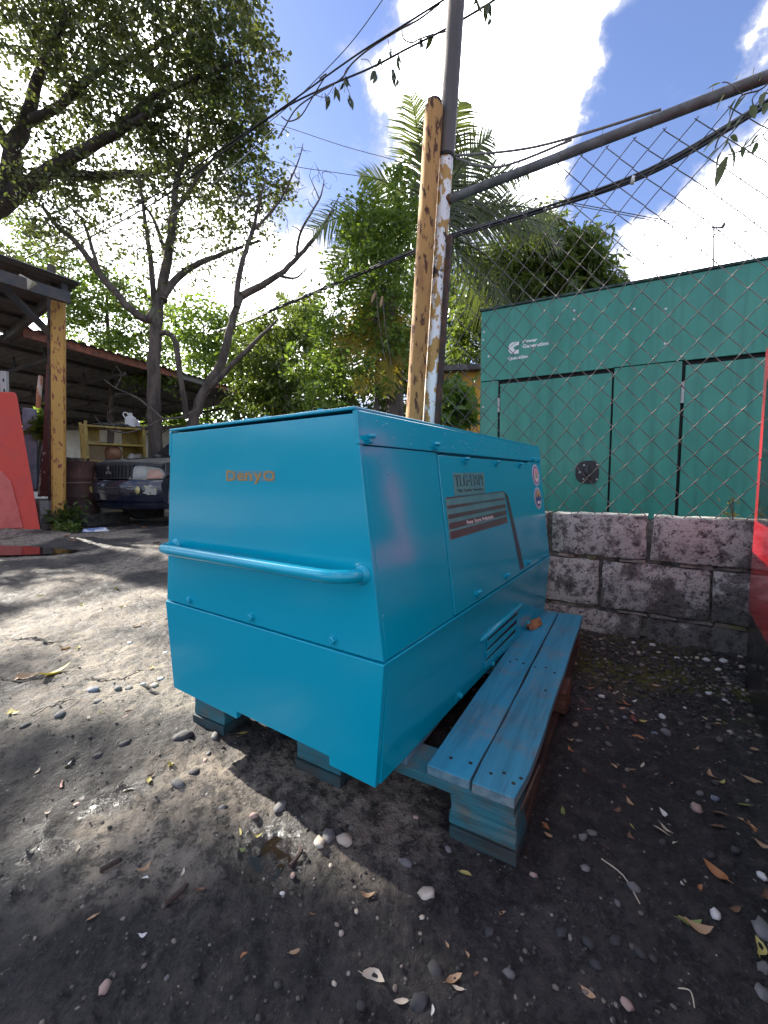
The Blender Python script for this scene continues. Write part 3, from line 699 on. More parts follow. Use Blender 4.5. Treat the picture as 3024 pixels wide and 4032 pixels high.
def build_chip():
    pos = []
    o = thing('bark_chip', 'orange-brown curved chip of bark lying on the pallet beside the louvres', 'bark chip', tuple(gnd(2100, 2465, .1355)), math.radians(52))
    mb = MB(); n = 9; rows = []
    for k in range(n + 1):
        t = k / n; x = -.062 + .124 * t; w = .021 * (1 - abs(2 * t - 1) ** 3) + .006
        for j in range(7):
            s = j / 6 * 2 - 1
            rows.append((x + .004 * math.sin(9 * s), s * w + .004 * math.sin(t * 5), .003 + .013 * (1 - s * s) + .002 * math.sin(t * 9 + s * 4)))
    m = len(rows); vs = rows + [(a, b, c + .005) for a, b, c in rows]; fs = []
    for k in range(n):
        for j in range(6):
            q = (k * 7 + j, k * 7 + j + 1, (k + 1) * 7 + j + 1, (k + 1) * 7 + j); fs += [q[::-1], tuple(i + m for i in q)]
    ring = [j for j in range(7)] + [k * 7 + 6 for k in range(1, n + 1)] + [n * 7 + j for j in range(5, -1, -1)] + [k * 7 for k in range(n - 1, 0, -1)]
    for i in range(len(ring)): a, b = ring[i], ring[(i + 1) % len(ring)]; fs.append((a, b, b + m, a + m))
    mb.add(vs, fs)
    obj('bark', mb, mat('dry_bark', (.36, .17, .07), (.20, .09, .04), scale=18, thr=(.42, .6), rough=.8, bump=.6, bscale=70, stretch=(1, 4, 4)), o, smooth=60)
build_chip()

# ------------------------------------------------------------------ block wall
def concrete_mat():
    m, nt, bs, out = nodes_of('weathered_concrete_block'); v = coords(nt)
    n1 = ntex(nt, v, 3.4, 8, .62); n2 = ntex(nt, v, 19, 9, .74); n3 = ntex(nt, v, 62, 6, .7)
    vo = nt.nodes.new('ShaderNodeTexVoronoi'); vo.inputs['Scale'].default_value = 60; nt.links.new(v, vo.inputs['Vector'])
    oi = nt.nodes.new('ShaderNodeObjectInfo')
    base = mixc(nt, oi.outputs['Random'], (.64, .62, .57), (.78, .76, .70))
    c = mixc(nt, ramp(nt, n2, .40, .52), tuple((.20, .188, .17)), base)
    stain = ramp(nt, mth(nt, 'ADD', mth(nt, 'MULTIPLY', n1, .8), mth(nt, 'MULTIPLY', n2, .25)), .52, .57)
    c = mixc(nt, mth(nt, 'MULTIPLY', stain, .78), c, (.062, .056, .050))
    c = mixc(nt, ramp(nt, n3, .45, .36, 0, .95), c, (.04, .036, .033))
    c = mixc(nt, ramp(nt, n3, .62, .74, 0, .6), c, (.70, .67, .61))
    nt.links.new(c, bs.inputs['Base Color']); bs.inputs['Roughness'].default_value = .92; bs.inputs['Specular IOR Level'].default_value = .2
    h = mth(nt, 'ADD', mth(nt, 'MULTIPLY', n2, 1.0), mth(nt, 'MULTIPLY', n3, .6)); h = mth(nt, 'SUBTRACT', h, ramp(nt, vo.outputs[0], .25, .0, 0, .35))
    setbump(nt, bs, h, 1.0, .024)
    return m
M_CONC = concrete_mat()
def wl(t, dep, z): # t metres to the right of the survey point along the wall, dep outwards
    q = WP - WH * t + WN * dep; return np.array([q[0], q[1], z])
def t_of(x, y): 
    q = onplane(x, y, WP, WH); return float(((q[:2] - WP) @ (-WH))), float(q[2])
def build_wall():
    w = thing('block_wall', 'low wall of weathered grey concrete blocks below the chain-link fence', 'wall', (WP[0], WP[1], 0))
    org = np.array([WP[0], WP[1], 0])
    def block(t0, t1, z0, z1, dep=0.0, th=.16, rough=.006):
        nx, nz = max(3, int((t1 - t0) / .05)), max(3, int((z1 - z0) / .05)); vs = []; fs = []
        for j in range(nz + 1):
            for i in range(nx + 1):
                e = (i in (0, nx)) + (j in (0, nz))
                t = t0 + (t1 - t0) * i / nx; z = z0 + (z1 - z0) * j / nz
                if 0 < i < nx: t += random.uniform(-.008, .008)
                else: t += random.uniform(-.004, .004)
                if 0 < j < nz: z += random.uniform(-.008, .008)
                else: z += random.uniform(-.004, .003)
                vs.append(wl(t, dep + random.uniform(-rough, rough) - (.010 if e else 0) - (.012 if e == 2 else 0), z))
        n = len(vs); ring = [i for i in range(nx + 1)] + [j * (nx + 1) + nx for j in range(1, nz + 1)] + [nz * (nx + 1) + i for i in range(nx - 1, -1, -1)] + [j * (nx + 1) for j in range(nz - 1, 0, -1)]
        for j in range(nz):
            for i in range(nx): a = j * (nx + 1) + i; fs.append((a, a + 1, a + nx + 2, a + nx + 1))
        bk = []
        for k in ring:
            q = np.array(vs[k]); bk.append(q - np.array([WN[0], WN[1], 0]) * th)
        vs += bk; m = len(ring)
        for k in range(m): fs.append((ring[k], n + k, n + (k + 1) % m, ring[(k + 1) % m]))
        fs.append(tuple(n + k for k in range(m)))
        mb = MB().add(vs, fs); return obj('block', mb.shift(org), M_CONC, w, smooth=28)
    c7 = lambda x, y: t_of((2000 + x / 1.62) / K, (1900 + y / 1.62) / K)[0]
    e1, e2 = c7(280, 300), c7(905, 360)          # top course joints
    f1, f2 = c7(588, 640), c7(1295, 740)         # middle course
    g1 = c7(858, 950)                            # bottom course
    z = (.0, .135, .158, .366, .388, .572)
    L0 = -1.05; R0_ = 2.1
    for (ts, z0, z1) in (([L0, L0 + .40, e1 - .03, None, e1, e2 - .012, None, e2 + .008, e2 + .46, None, e2 + .475, e2 + .93, None, e2 + .945, R0_], z[4], z[5]),
                         ([L0, f1 - .47, None, f1 - .455, f1 - .008, None, f1 + .006, f2 - .006, None, f2 + .006, f2 + .42, None, f2 + .435, f2 + .86, None, f2 + .875, R0_], z[2], z[3]),
                         ([L0, g1 - .46, None, g1 - .445, g1 - .010, None, g1 + .010, g1 + .46, None, g1 + .475, g1 + .92, None, g1 + .935, R0_], z[0] - .10, z[1])):
        row = []; cur = []
        for q in ts:
            if q is None: row.append((cur[0], cur[-1])); cur = []
            else: cur.append(q)
        row.append((cur[0], cur[-1]))
        for (a, b) in row: block(a, b, z0, z1, dep=random.uniform(-.006, .004))
    # crumbling bed joints
    for (z0, z1) in ((z[1], z[2]), (z[3], z[4])):
        t = L0
        while t < R0_ - .06:
            n = random.uniform(.03, .13)
            if random.random() < .8:
                mb = MB(); d0 = -.12; d1 = random.uniform(-.022, -.006); zc0 = z0 + random.uniform(.001, .004); zc1 = z1 - random.uniform(.001, .009)
                j = lambda: random.uniform(-.004, .004)
                mb.hexa([wl(t, d0, zc0), wl(t + n * .95, d0, zc0), wl(t + n * .95 + j(), d1 + j(), zc0 + .002), wl(t + j(), d1 + j(), zc0 + .002), wl(t, d0, zc1), wl(t + n * .95, d0, zc1), wl(t + n * .9 + j(), d1 - .006, zc1), wl(t + .004, d1 - .006 + j(), zc1)])
                obj('mortar_chunk', mb.shift(org), M_MORT if random.random() < .7 else M_MOSSY, w, smooth=20)
            t += n
    core = MB(); core.hexa([wl(L0, -.15, -.1), wl(R0_, -.15, -.1), wl(R0_, -.045, -.1), wl(L0, -.045, -.1), wl(L0, -.15, .55), wl(R0_, -.15, .55), wl(R0_, -.045, .55), wl(L0, -.045, .55)])
    obj('mortar_core', core.shift(org), M_MORT, w)
    return w
M_MORT = mat('crumbled_mortar', (.12, .11, .095), (.30, .27, .22), scale=30, thr=(.4, .65), rough=.95, bump=.8, bscale=60, bdist=.01)
M_MOSSY = mat('mossy_mortar', (.16, .14, .10), (.10, .105, .025), scale=26, thr=(.4, .6), rough=.95, bump=.8, bscale=60, bdist=.01)
build_wall()

# ------------------------------------------------------------------ chain-link fence and poles
FPL = WP - WN * .075
def fp(x, y, dep=0.0): return onplane(x, y, FPL + WN * dep, WH)
def fl(t, z, dep=0.0): q = FPL - WH * t + WN * dep; return np.array([q[0], q[1], z])
M_OCHRE = mat('rusty_ochre_pipe', (.42, .22, .065), (.085, .034, .020), scale=40, thr=(.53, .60), detail=10, rough=.75, rough2=.9, bump=.35, bscale=50, stretch=(1, 1, .32), c3=(.17, .065, .028), scale3=6, thr3=(.50, .72), var=.25)
M_PEEL = mat('peeling_white_paint', (.74, .73, .71), (.42, .24, .07), scale=22, thr=(.50, .535), rough=.7, bump=.5, bscale=26, bdist=.006, stretch=(1, 1, .5), c3=(.05, .028, .022), scale3=17, thr3=(.60, .63), var=.15)
M_PIPE = mat('dull_brown_pipe', (.070, .058, .052), (.11, .085, .072), scale=5, stretch=(1, 1, .3), rough=.6, bump=.15, bscale=80, var=.2)
M_GALV = mat('weathered_galvanised_pipe', (.15, .148, .145), (.085, .08, .075), scale=12, thr=(.4, .65), rough=.6, metal=.2, bump=.4, bscale=160, bdist=.002)
M_WIRE = mat('rusted_fence_wire', (.085, .072, .065), (.14, .13, .12), scale=8, rough=.55, metal=.3, var=.1)
M_RUST = mat('flaking_rust', (.10, .042, .024), (.19, .085, .04), scale=14, rough=.9, bump=.5, bscale=60)
M_DKRUST = mat('dark_rusty_angle', (.045, .028, .022), (.09, .04, .025), scale=10, rough=.85, bump=.3)
def build_fence():
    f = thing('chain_link_fence', 'chain-link fence with grey top rail and peeling white post above the block wall', 'fence', tuple(fp(945, 905)[:2]) + (0,))
    org = np.array(f.location)
    # peeling post inside, brown sleeve above
    pb = fp(926, 930); pt = fp(964, 338); up = (pt - pb) / (pt[2] - pb[2])
    base = pb + up * (0 - pb[2])
    po = obj('post', MB().tube([base, pt], .0375, 18).shift(org), M_PEEL, f, smooth=60)
    # flakes of loose paint
    for (xx, yy) in ((936, 640), (933, 560), (948, 470)): pass
    top = pt + up * 1.6
    sl = MB(); sl.tube([pt - up * .004, top], .043, 20); obj('sleeve_pipe', sl.shift(org), M_PIPE, f, smooth=60)
    obj('sleeve_lip', MB().tube([pt - up * .012, pt + up * .002], .0455, 18).shift(org), M_BLACK, f, smooth=60)
    hd3 = np.array([-WH[0], -WH[1], 0])
    a0 = base + hd3 * .052; obj('angle_post', MB().bar(a0, a0 + up * 2.02, .022, .03, up=WN.tolist() + [0]).shift(org), M_DKRUST, f)
    # top rail
    ra = fp(970, 431); rb = fp(1659, 165); rd = (rb - ra) / np.linalg.norm(rb - ra)
    obj('top_rail', MB().tube([ra - rd * .02, ra + rd * .5, ra + rd * 1.3, ra + rd * 2.6], .0215, 16).shift(org), M_GALV, f, smooth=60)
    obj('rust_joint', MB().tube([ra - rd * .03, ra + rd * .012], [.030, .024], 14).shift(org), M_RUST, f, smooth=60)
    # far post out of frame carrying the rail
    e = ra + rd * 2.55; obj('post', MB().tube([(e[0], e[1], .3), (e[0], e[1], e[2] + .03)], .03, 12).shift(org), M_GALV, f, smooth=60)
    # wires: each a zigzag that hooks its neighbour
    tL_ = float((pb[:2] - FPL) @ (-WH)) + .06; tR_ = tL_ + 2.45
    a = .0505; b = .0575; z0 = .545
    n = int((tR_ - tL_) / a); ms = random.Random(3)
    warp = lambda t, z: (.010 * math.sin(3.1 * t + 2.3 * z) + .012 * (vnoise(np.array(t * 3.0 + 9), np.array(z * 3.0)) - .5), .014 * math.sin(2.2 * t + 1.7) + .020 * (vnoise(np.array(t * 2.6), np.array(z * 2.8 + 5)) - .5))
    for i in range(n):
        path = []; k = 0
        tt = tL_ + (i + .5) * a
        zr = ra[2] + (rb[2] - ra[2]) * ((tt - tL_) / 1.28) - .018
        while True:
            z = z0 + k * b
            if z > zr - .02: break
            right = (k + i) % 2 == 1
            t = tL_ + (i + (1.0 if right else 0.0)) * a
            d = .0028 if right else -.0028
            w1, w2 = warp(t, z); sag = .018 * math.sin((tt - tL_) * 7.0) * max(0, (z - 1.6)) 
            w2 = w2 - sag
            s_ = .006 if right else -.006
            path.append(fl(t - s_ + w1 + ms.uniform(-.0015, .0015), z + w2 - .007, d)); path.append(fl(t + s_ * .35 + w1, z + w2 - .001, -d * .2)); path.append(fl(t - s_ + w1, z + w2 + .007, -d * 1.2))
            k += 1
        obj('wire', MB().tube(path, .00205, 5, cap=False).shift(org), M_WIRE, f, smooth=80)
    # tie wires sticking up from the rail
    for q in (.115, .36, .55, .72, .905, 1.10, 1.22):
        c = ra + rd * q; ln = random.uniform(.015, .035)
        obj('tie_wire', MB().tube([c + np.array([0, 0, -.03]), c + np.array([WN[0] * .024, WN[1] * .024, 0]), c + np.array([0, 0, .022]), c + np.array([.004, 0, .022 + ln])], .0014, 5).shift(org), M_WIRE, f)
    return f, pt, ra, rd, up
fence, SLEEVE, RAILA, RAILD, POLEUP = build_fence()
def build_leaning_pipe():
    D0 = .075
    b0 = fp(893, 930, D0); t0 = fp(938, 224, D0); up = (t0 - b0) / (t0[2] - b0[2]); base = b0 - up * b0[2]
    o = thing('rusty_pipe', 'thick rusty ochre steel pipe standing against the white fence post', 'pipe', tuple(base))
    mb = MB(); n = 20; r0 = .0475
    path = [base, b0, t0 - up * .06, t0 - up * .03, t0]; mb.tube(path, [r0, r0, r0 * .985, r0 * .97, r0 * .95], n, cap=True)
    # ragged torch-cut top
    vs = []
    for (x, y, z) in mb.v:
        if z > t0[2] - .01: z += .018 * math.sin(9 * (x + y)) + random.uniform(-.012, .012)
        vs.append((x, y, z))
    mb.v = vs
    obj('pipe_body', mb.shift(base), M_OCHRE, o, smooth=50)
    obj('pipe_mouth', MB().tube([t0 - up * .02, t0 + up * .010], [r0 * .8, r0 * .78], 14).shift(base), M_DKRUST, o, smooth=40)
build_leaning_pipe()

# ------------------------------------------------------------------ green enclosure behind the fence
GA = math.radians(27.0); GH = np.array([-math.cos(GA), math.sin(GA)]); GP = at(1040, 685, 3.77)[:2]
def build_enclosure():
    GREEN = paint('green_enclosure_paint', (.034, .235, .170), rough=.42, coat=.1, peel=.06, grime=.6, dirt=(.015, .05, .04), runs=.55)
    GTOP = mat('dirty_green_lip', (.035, .075, .06), (.02, .03, .027), scale=14, rough=.8)
    c = onplane(1030, 925, GP, GH); zt_ = 2.185; zg = 1.572
    def u_of(x, y): q = onplane(x, y, GP, GH); return float((q[:2] - GP) @ (-GH)), float(q[2])
    yaw = math.atan2(-GH[1], -GH[0])
    o = thing('green_enclosure', 'tall green sheet-metal generator enclosure behind the chain-link fence', 'enclosure', (GP[0], GP[1], 0), yaw)
    LEN = 3.6; DEP = 1.5
    M_HINGE = mat('galvanised_hinge', (.45, .44, .42), rough=.5, metal=.4)
    obj('inner_body', MB().box(.012, LEN, .02, DEP, .1, zt_ - .02), M_BLACK, o)
    obj('end_panel', MB().box(0, .011, .0, DEP, .1, zt_ - .025), GREEN, o)
    obj('fascia_panel', MB().box(0, LEN, -.004, .018, zg + .002, zt_ - .022), GREEN, o, bevel=.003)
    obj('roof_lip', MB().box(-.012, LEN, -.016, DEP, zt_ - .02, zt_), GTOP, o, bevel=.004)
    s1 = u_of(1079, 860)[0]; s2 = u_of(1323, 860)[0]; s3 = u_of(1474, 860)[0]
    gap = .012
    p1 = obj('side_panel', MB().box(0, s1 - gap, .0, .018, .1, zg - .003), GREEN, o, bevel=.003)
    d1 = obj('door', MB().box(s1 + .006, s2 - .008, -.006, .014, .1, zg - .036), GREEN, o, bevel=.004)
    obj('side_panel', MB().box(s2 + .006, s3 - .010, .0, .018, .1, zg - .003), GREEN, o, bevel=.003)
    d2 = obj('door', MB().box(s3 + .010, s3 + 1.02, -.006, .014, .1, zg - .036), GREEN, o, bevel=.004)
    obj('side_panel', MB().box(s3 + 1.035, LEN, .0, .018, .1, zg - .003), GREEN, o, bevel=.003)
    obj('drip_gutter', MB().box(s1 - .004, s2, -.016, .002, zg - .004, zg + .010), GREEN, o, bevel=.002)
    obj('drip_gutter', MB().box(s3, s3 + 1.03, -.016, .002, zg - .004, zg + .010), GREEN, o, bevel=.002)
    for (uu, z0, z1, d) in ((s1 - .006, 1.30, 1.42, d1), (s3 - .001, 1.27, 1.42, d2)):
        h = MB()
        for k in range(6): h.lathe([(.008, 0), (.008, (z1 - z0) / 6 - .003)], 10, (uu, -.008, z0 + (z1 - z0) * k / 6))
        h.box(uu - .010, uu + .010, -.006, -.002, z0, z1)
        obj('hinge', h, M_HINGE, d)
    # recessed latch
    lu, lz = u_of(1272, 1020)
    LB = mat('black_latch_plastic', (.018, .018, .020), rough=.42, var=.1)
    pl = MB(); outl = []
    for k in range(28):
        a = 2 * PI * k / 28; x = math.cos(a); y = math.sin(a)
        outl.append((lu + (.098 * abs(x) ** .8 * (1 if x > 0 else -1) if x < 0 else .072 * abs(x) ** .45), -.0075, lz + .092 * abs(y) ** .85 * (1 if y > 0 else -1) * (1.0 if x > 0 else (1 - .0 * abs(x)))))
    pl.prism(outl[::-1], (0, -.007, 0)); lt = obj('latch', pl, LB, d1, bevel=.003)
    pd = MB(); pd.tube([(lu - .012, -.016, lz + .06), (lu - .02, -.034, lz + .02), (lu - .012, -.038, lz - .03), (lu + .01, -.018, lz - .06)], [.010, .018, .018, .008], 8); pd.disc((lu + .03, -.0145, lz), (0, -1, 0), .020, 14, .006)
    obj('latch_paddle', pd, LB, lt, smooth=50)
    MS = mat('steel_rivet', (.5, .5, .48), rough=.4, metal=.6)
    for (dx, dz) in ((-.066, 0), (-.036, .055), (-.036, -.055), (.058, .058), (.058, -.058)):
        obj('rivet', MB().lathe([(.008, 0), (.006, .003), (0, .004)], 10, (lu + dx, -.0145, lz + dz), (0, -1, 0)), MS, lt)
    for (x, y) in ((1044, 880), (1044, 735), (1056, 770), (1240, 672), (1240, 690), (1436, 743), (1438, 668), (1046, 718), (1370, 668)):
        uu, zz = u_of(x, y)
        if uu > .005: obj('screw', MB().lathe([(.010, 0), (.008, .004), (0, .005)], 10, (uu, -.0042, zz), (0, -1, 0)), MS, o)
    # maker's mark: a block letter C cut by a bar, and two lines of print
    lo = u_of(1098, 760); hi = u_of(1120, 740)
    x0 = u_of(1098, 756)[0]; x1 = u_of(1121, 752)[0]; zc = u_of(1109, 752)[1]; R = (x1 - x0) * .56
    cm = MB(); sq = (x1 - x0); top = zc + sq * .55; bot = zc - sq * .58
    outer = [(x1, top), (x0 + sq * .5, top)] + [(x0 + sq * .5 - sq * .5 * math.sin(a), zc + (top - zc) * math.cos(a)) for a in np.linspace(.3, PI - .3, 9)] + [(x0 + sq * .5, bot), (x1, bot)]
    ins = [(x1, bot + sq * .36), (x0 + sq * .72, bot + sq * .36), (x0 + sq * .50, zc - sq * .06), (x0 + sq * .50, zc + sq * .06), (x0 + sq * .72, top - sq * .36), (x1, top - sq * .36)]
    no = len(outer)
    # triangulated band between outer and inner outline
    ou = outer; inn = ins[::-1]
    vs = [(x, -.0052, z) for x, z in ou] + [(x, -.0052, z) for x, z in inn]
    fs = []; m = len(inn); ii = 0
    for k in range(no - 1):
        jj = round((k + 1) / (no - 1) * (m - 1))
        if jj != ii: fs.append((k, k + 1, no + jj, no + ii))
        else: fs.append((k, k + 1, no + ii))
        ii = jj
    logo = obj('maker_mark', MB().add(vs, fs), M_WHITE, o)
    tm = MB(); a = math.radians(33)
    put_text(tm, 'Cummins', (x0 + sq * .06, -.0054, zc - sq * .02), (math.cos(a), 0, math.sin(a)), (-math.sin(a), 0, math.cos(a)), sq * 1.0, sq * .16, (0, -1, 0), off=.0004, bold=.02)
    obj('lettering', tm, GREEN, logo)
    tx = MB(); q = u_of(1129, 738); w1 = u_of(1161, 736)[0] - q[0]; hh = .030
    put_text(tx, 'Power', (q[0], -.0052, q[1] - hh * .5), (1, 0, 0), (0, 0, 1), w1, hh, (0, -1, 0), off=.0002, bold=.035)
    q2 = u_of(1129, 748); w2 = u_of(1185, 742)[0] - q2[0]
    put_text(tx, 'Generation', (q2[0], -.0052, q2[1] - hh * .62), (1, 0, 0), (0, 0, 1), w2, hh, (0, -1, 0), off=.0002, bold=.035)
    q3 = u_of(1097, 776); w3 = u_of(1142, 772)[0] - q3[0]
    put_text(tx, 'QuietSite', (q3[0], -.0052, q3[1] - hh * .5), (1, 0, 0), (0, 0, 1), w3, hh, (0, -1, 0), off=.0002, bold=.04)
    obj('lettering', tx, M_WHITE, logo)
build_enclosure()

# ------------------------------------------------------------------ red machine at the right edge
def build_red_machine():
    c = gnd(2925, 2690); yaw = GYAW
    # local: x to the right, y away (along the generator), origin at the far left foot
    o = thing('red_machine', 'glossy red machine cabinet with black base beside the block wall', 'machine', (c[0], c[1], 0), yaw)
    RED = paint('red_enamel', (.50, .012, .020), rough=.16, coat=.7, peel=.03, grime=.15)
    BLK = paint('black_base_enamel', (.012, .011, .010), rough=.26, coat=.4, peel=.05)
    Wd, Ln, Ht = .78, 1.45, 1.18
    obj('base', MB().box(.004, Wd, -Ln, .0, .0, .258), BLK, o, bevel=.006)
    obj('cabinet', MB().box(0, Wd, -Ln, .004, .262, Ht), RED, o, bevel=.012, seg=3)
    obj('lifting_hole', MB().disc((-.0004 + .004, -.225, .155), (-1, 0, 0), .022, 20, .0012), M_BLACK, o)
    f = obj('window_frame', MB().box(-.004, .001, -1.2, -.105, .585, 1.06), RED, o, bevel=.002)
    obj('window_panel', MB().box(-.007, -.002, -1.19, -.115, .597, 1.05), mat('black_glass', (.006, .007, .009), rough=.06, var=0), f)
    obj('bolt', MB().lathe([(.006, 0), (.004, .004), (0, .005)], 8, (0, -.075, .80), (-1, 0, 0)), BLK, o)
build_red_machine()

# ------------------------------------------------------------------ left yard: shed, post, barrier, car and clutter
def D3(x, y, Y): return at(x, y, Y)
def at_z(x, y, z):                      # pixel ray met with height z
    d = ray(x * K, y * K); return CAMP + d * ((z - CAMH) / d[2])
M_YPOST = mat('yellow_post_paint', (.46, .25, .055), (.20, .045, .030), scale=24, thr=(.54, .62), detail=10, rough=.7, bump=.3, bscale=40, stretch=(1, 1, .35), c3=(.045, .025, .018), scale3=42, thr3=(.62, .68), var=.2)
M_STEEL = mat('dark_painted_steel', (.045, .045, .048), (.07, .055, .045), scale=6, rough=.65, var=.2)
M_SHEET = mat('sooty_roof_sheet', (.16, .155, .155), (.085, .075, .070), scale=3, thr=(.4, .65), rough=.7, var=.25, stretch=(1, 1, 1))
M_RUSTB = mat('red_oxide_beam', (.26, .085, .05), (.13, .05, .032), scale=8, rough=.8, var=.2)
M_CONCL = mat('pale_concrete', (.24, .23, .215), (.13, .12, .11), scale=12, thr=(.4, .65), rough=.9, bump=.5, bscale=70)

def corrugated(p0, ulen, wid, length, down, nrm, waves=5, amp=.018):
    # a sheet starting at p0, waves across ulen, running along length
    mb = MB(); u = np.asarray(ulen, float); l = np.asarray(length, float); nn = np.asarray(nrm, float); m = waves * 6
    vs = []
    for k in range(m + 1):
        q = np.asarray(p0) + u * (wid * k / m) + nn * amp * math.sin(2 * PI * waves * k / m); vs += [q, q + l]
    n = len(vs); vs += [v + nn * .0016 for v in vs]
    fs = []
    for k in range(m):
        a = 2 * k; fs += [(a, a + 1, a + 3, a + 2), (n + a, n + a + 2, n + a + 3, n + a + 1)]
    fs += [(0, n, n + 1, 1), (2 * m, 2 * m + 1, n + 2 * m + 1, n + 2 * m)]
    for k in range(m):
        a = 2 * k; fs += [(a, a + 2, n + a + 2, n + a), (a + 1, n + a + 1, n + a + 3, a + 3)]
    return mb.add(vs, fs)

def build_near_shed():
    base = D3(127, 1138, 6.3); base[2] = 0
    org = base.copy()
    s = thing('shed', 'dark corrugated shed roof held up by a rusty yellow steel post', 'shed', tuple(base))
    zc = 3.55
    C = at_z(165, 611, zc)
    e1 = at_z(0, 553, zc) - C; l1 = np.linalg.norm(e1); e1 /= l1
    e2 = at_z(34, 716, zc) - C; l2 = np.linalg.norm(e2); e2 /= l2
    # yellow post
    top = D3(126, 654, 6.3); up = (top - base) / (top[2] - base[2])
    pb = base + up * -.05
    hw = .084
    post = MB(); sd = np.array([.85, .53, 0]); fw = np.array([-.53, .85, 0])
    def ring(c): return [c + sd * hw * a + fw * hw * b for a, b in ((-1, -.7), (-.7, -1), (.7, -1), (1, -.7), (1, .7), (.7, 1), (-.7, 1), (-1, .7))]
    rs = [ring(pb + up * (top[2] + .05) * t) for t in np.linspace(0, 1, 9)]
    vs = [q for r in rs for q in r]; fs = [(k * 8 + c, k * 8 + (c + 1) % 8, k * 8 + 8 + (c + 1) % 8, k * 8 + 8 + c) for k in range(8) for c in range(8)] + [tuple(range(8))[::-1], tuple(range(64, 72))]
    obj('post', post.add(vs, fs).shift(org), M_YPOST, s, smooth=35)
    st = top + np.array([-.03, 0, 0])
    obj('post_bracket', MB().bar(st - up * .25 + np.array([-.07, 0, 0]), st + up * .52 + np.array([-.07, 0, 0]), .05, .09, up=(0, 1, 0)).shift(org), M_STEEL, s)
    obj('post_flange', MB().bar(st - up * 3.2 + np.array([-.105, .02, 0]), st + up * .1 + np.array([-.105, .02, 0]), .04, .06, up=(0, 1, 0)).shift(org), M_DKRUST, s)
    # beams under the roof
    bw = C + e1 * .10 - np.array([0, 0, .16]) + e2 * .18
    obj('beam', MB().bar(D3(150, 645, 6.15), D3(150, 645, 6.15) + e1 * 1.25, .07, .15).shift(org), M_STEEL, s)
    obj('beam', MB().bar(C - np.array([0, 0, .10]) + e2 * .1 + e1 * .12, C - np.array([0, 0, .10]) + e2 * (l2 + .2) + e1 * .12, .07, .16).shift(org), M_STEEL, s)
    obj('brace', MB().bar(D3(114, 727, 6.28), D3(-22, 590, 5.6), .075, .075, up=(0, 1, 0)).shift(org), M_STEEL, s)
    for k in range(4):
        q = C + e2 * (.45 + k * .85) - np.array([0, 0, .05])
        obj('purlin', MB().bar(q, q + e1 * (1.0 - .15 * k), .045, .06).shift(org), M_STEEL, s)
    n = 5; wd = (l2 + .35) / n
    for k in range(n):
        ln = 1.12 - .14 * k
        obj('roof_sheet', corrugated(C + e2 * (wd * k - .05) - e1 * random.uniform(.03, .08), e2, wd * 1.02, e1 * ln, None, (0, 0, 1), waves=5, amp=.02).shift(org), M_SHEET, s, smooth=50)
    fl_ = D3(141, 640, 6.0) ; fl_ = D3(143, 632, 6.1)
    lp = D3(144, 634, 6.0)
    o = obj('flood_lamp', MB().bar(lp - np.array([.09, .02, -.03]), lp + np.array([.06, 0, -.06]), .09, .13).shift(org), mat('aged_cream_plastic', (.42, .37, .26), rough=.6), s, bevel=.01)
    o.location = (-.32, -.25, .04)
build_near_shed()

def build_far_shed():
    A = D3(45, 712, 8.0); zf = A[2]
    B = at_z(545, 853, zf)
    B = A + (B - A) / np.linalg.norm(B - A) * min(11.0, float(np.linalg.norm(B - A)))
    org = np.array([A[0], A[1], 0.0])
    s = thing('open_shed', 'open-sided shed with dark corrugated roof and rust-red fascia behind the car', 'shed', tuple(org))
    e = (B - A); L = np.linalg.norm(e); e /= L
    d = np.array([e[1], -e[0], 0.0]);  d = -d if d[0] > 0 else d
    d = d * .97 + np.array([0, 0, -.085]); dl = 9.0
    nrm = np.cross(e, d); nrm = nrm if nrm[2] > 0 else -nrm; nrm /= np.linalg.norm(nrm)
    n = int(L / .8) + 1
    for k in range(n):
        obj('roof_sheet', corrugated(A + e * (k * .8) - d * .12 + nrm * (.03 + .004 * (k % 2)), e, .81, d * (dl + .2), None, nrm, waves=4, amp=.022).shift(org), M_SHEET, s, smooth=50)
    f1 = L * .55
    obj('fascia', MB().bar(A + nrm * -.05 - d * .03, A + e * f1 + nrm * -.05 - d * .03, .04, .17, up=nrm).shift(org), M_RUSTB, s)
    obj('fascia', MB().bar(A + e * f1 + nrm * -.05 - d * .03, A + e * (f1 + L * .18) + nrm * -.05 - d * .03, .04, .15, up=nrm).shift(org), M_CONCL, s)
    obj('fascia', MB().bar(A + e * (f1 + L * .18) + nrm * -.05 - d * .03, A + e * (L + .7) + nrm * -.05 - d * .03, .04, .10, up=nrm).shift(org), M_RUSTB, s)
    for k in range(6):
        q = A + d * (.9 + 1.5 * k) - nrm * .06
        obj('purlin', MB().bar(q - e * .1, q + e * (L + .2), .06, .08, up=nrm).shift(org), M_STEEL, s)
    for k in range(5):
        q = A + e * (.6 + k * (L - .9) / 4) - nrm * .34
        ch = obj('truss', MB().bar(q, q + d * dl, .05, .06, up=nrm).shift(org), M_STEEL, s)
        for j in range(9):
            c = q + d * (.4 + j)
            obj('strut', MB().bar(c, c + nrm * .26, .03, .04, up=d).shift(org), M_STEEL, ch)
    for (u, v) in ((L - .2, .5), (L - .2, 4.5), (L - .2, 8.6), (2.2, 8.6), (.3, 8.6)):
        q = A + e * u + d * v
        obj('post', MB().bar((q[0], q[1], 0), (q[0], q[1], q[2] - .05), .11, .11, up=(0, 1, 0)).shift(org), M_STEEL, s)
build_far_shed()

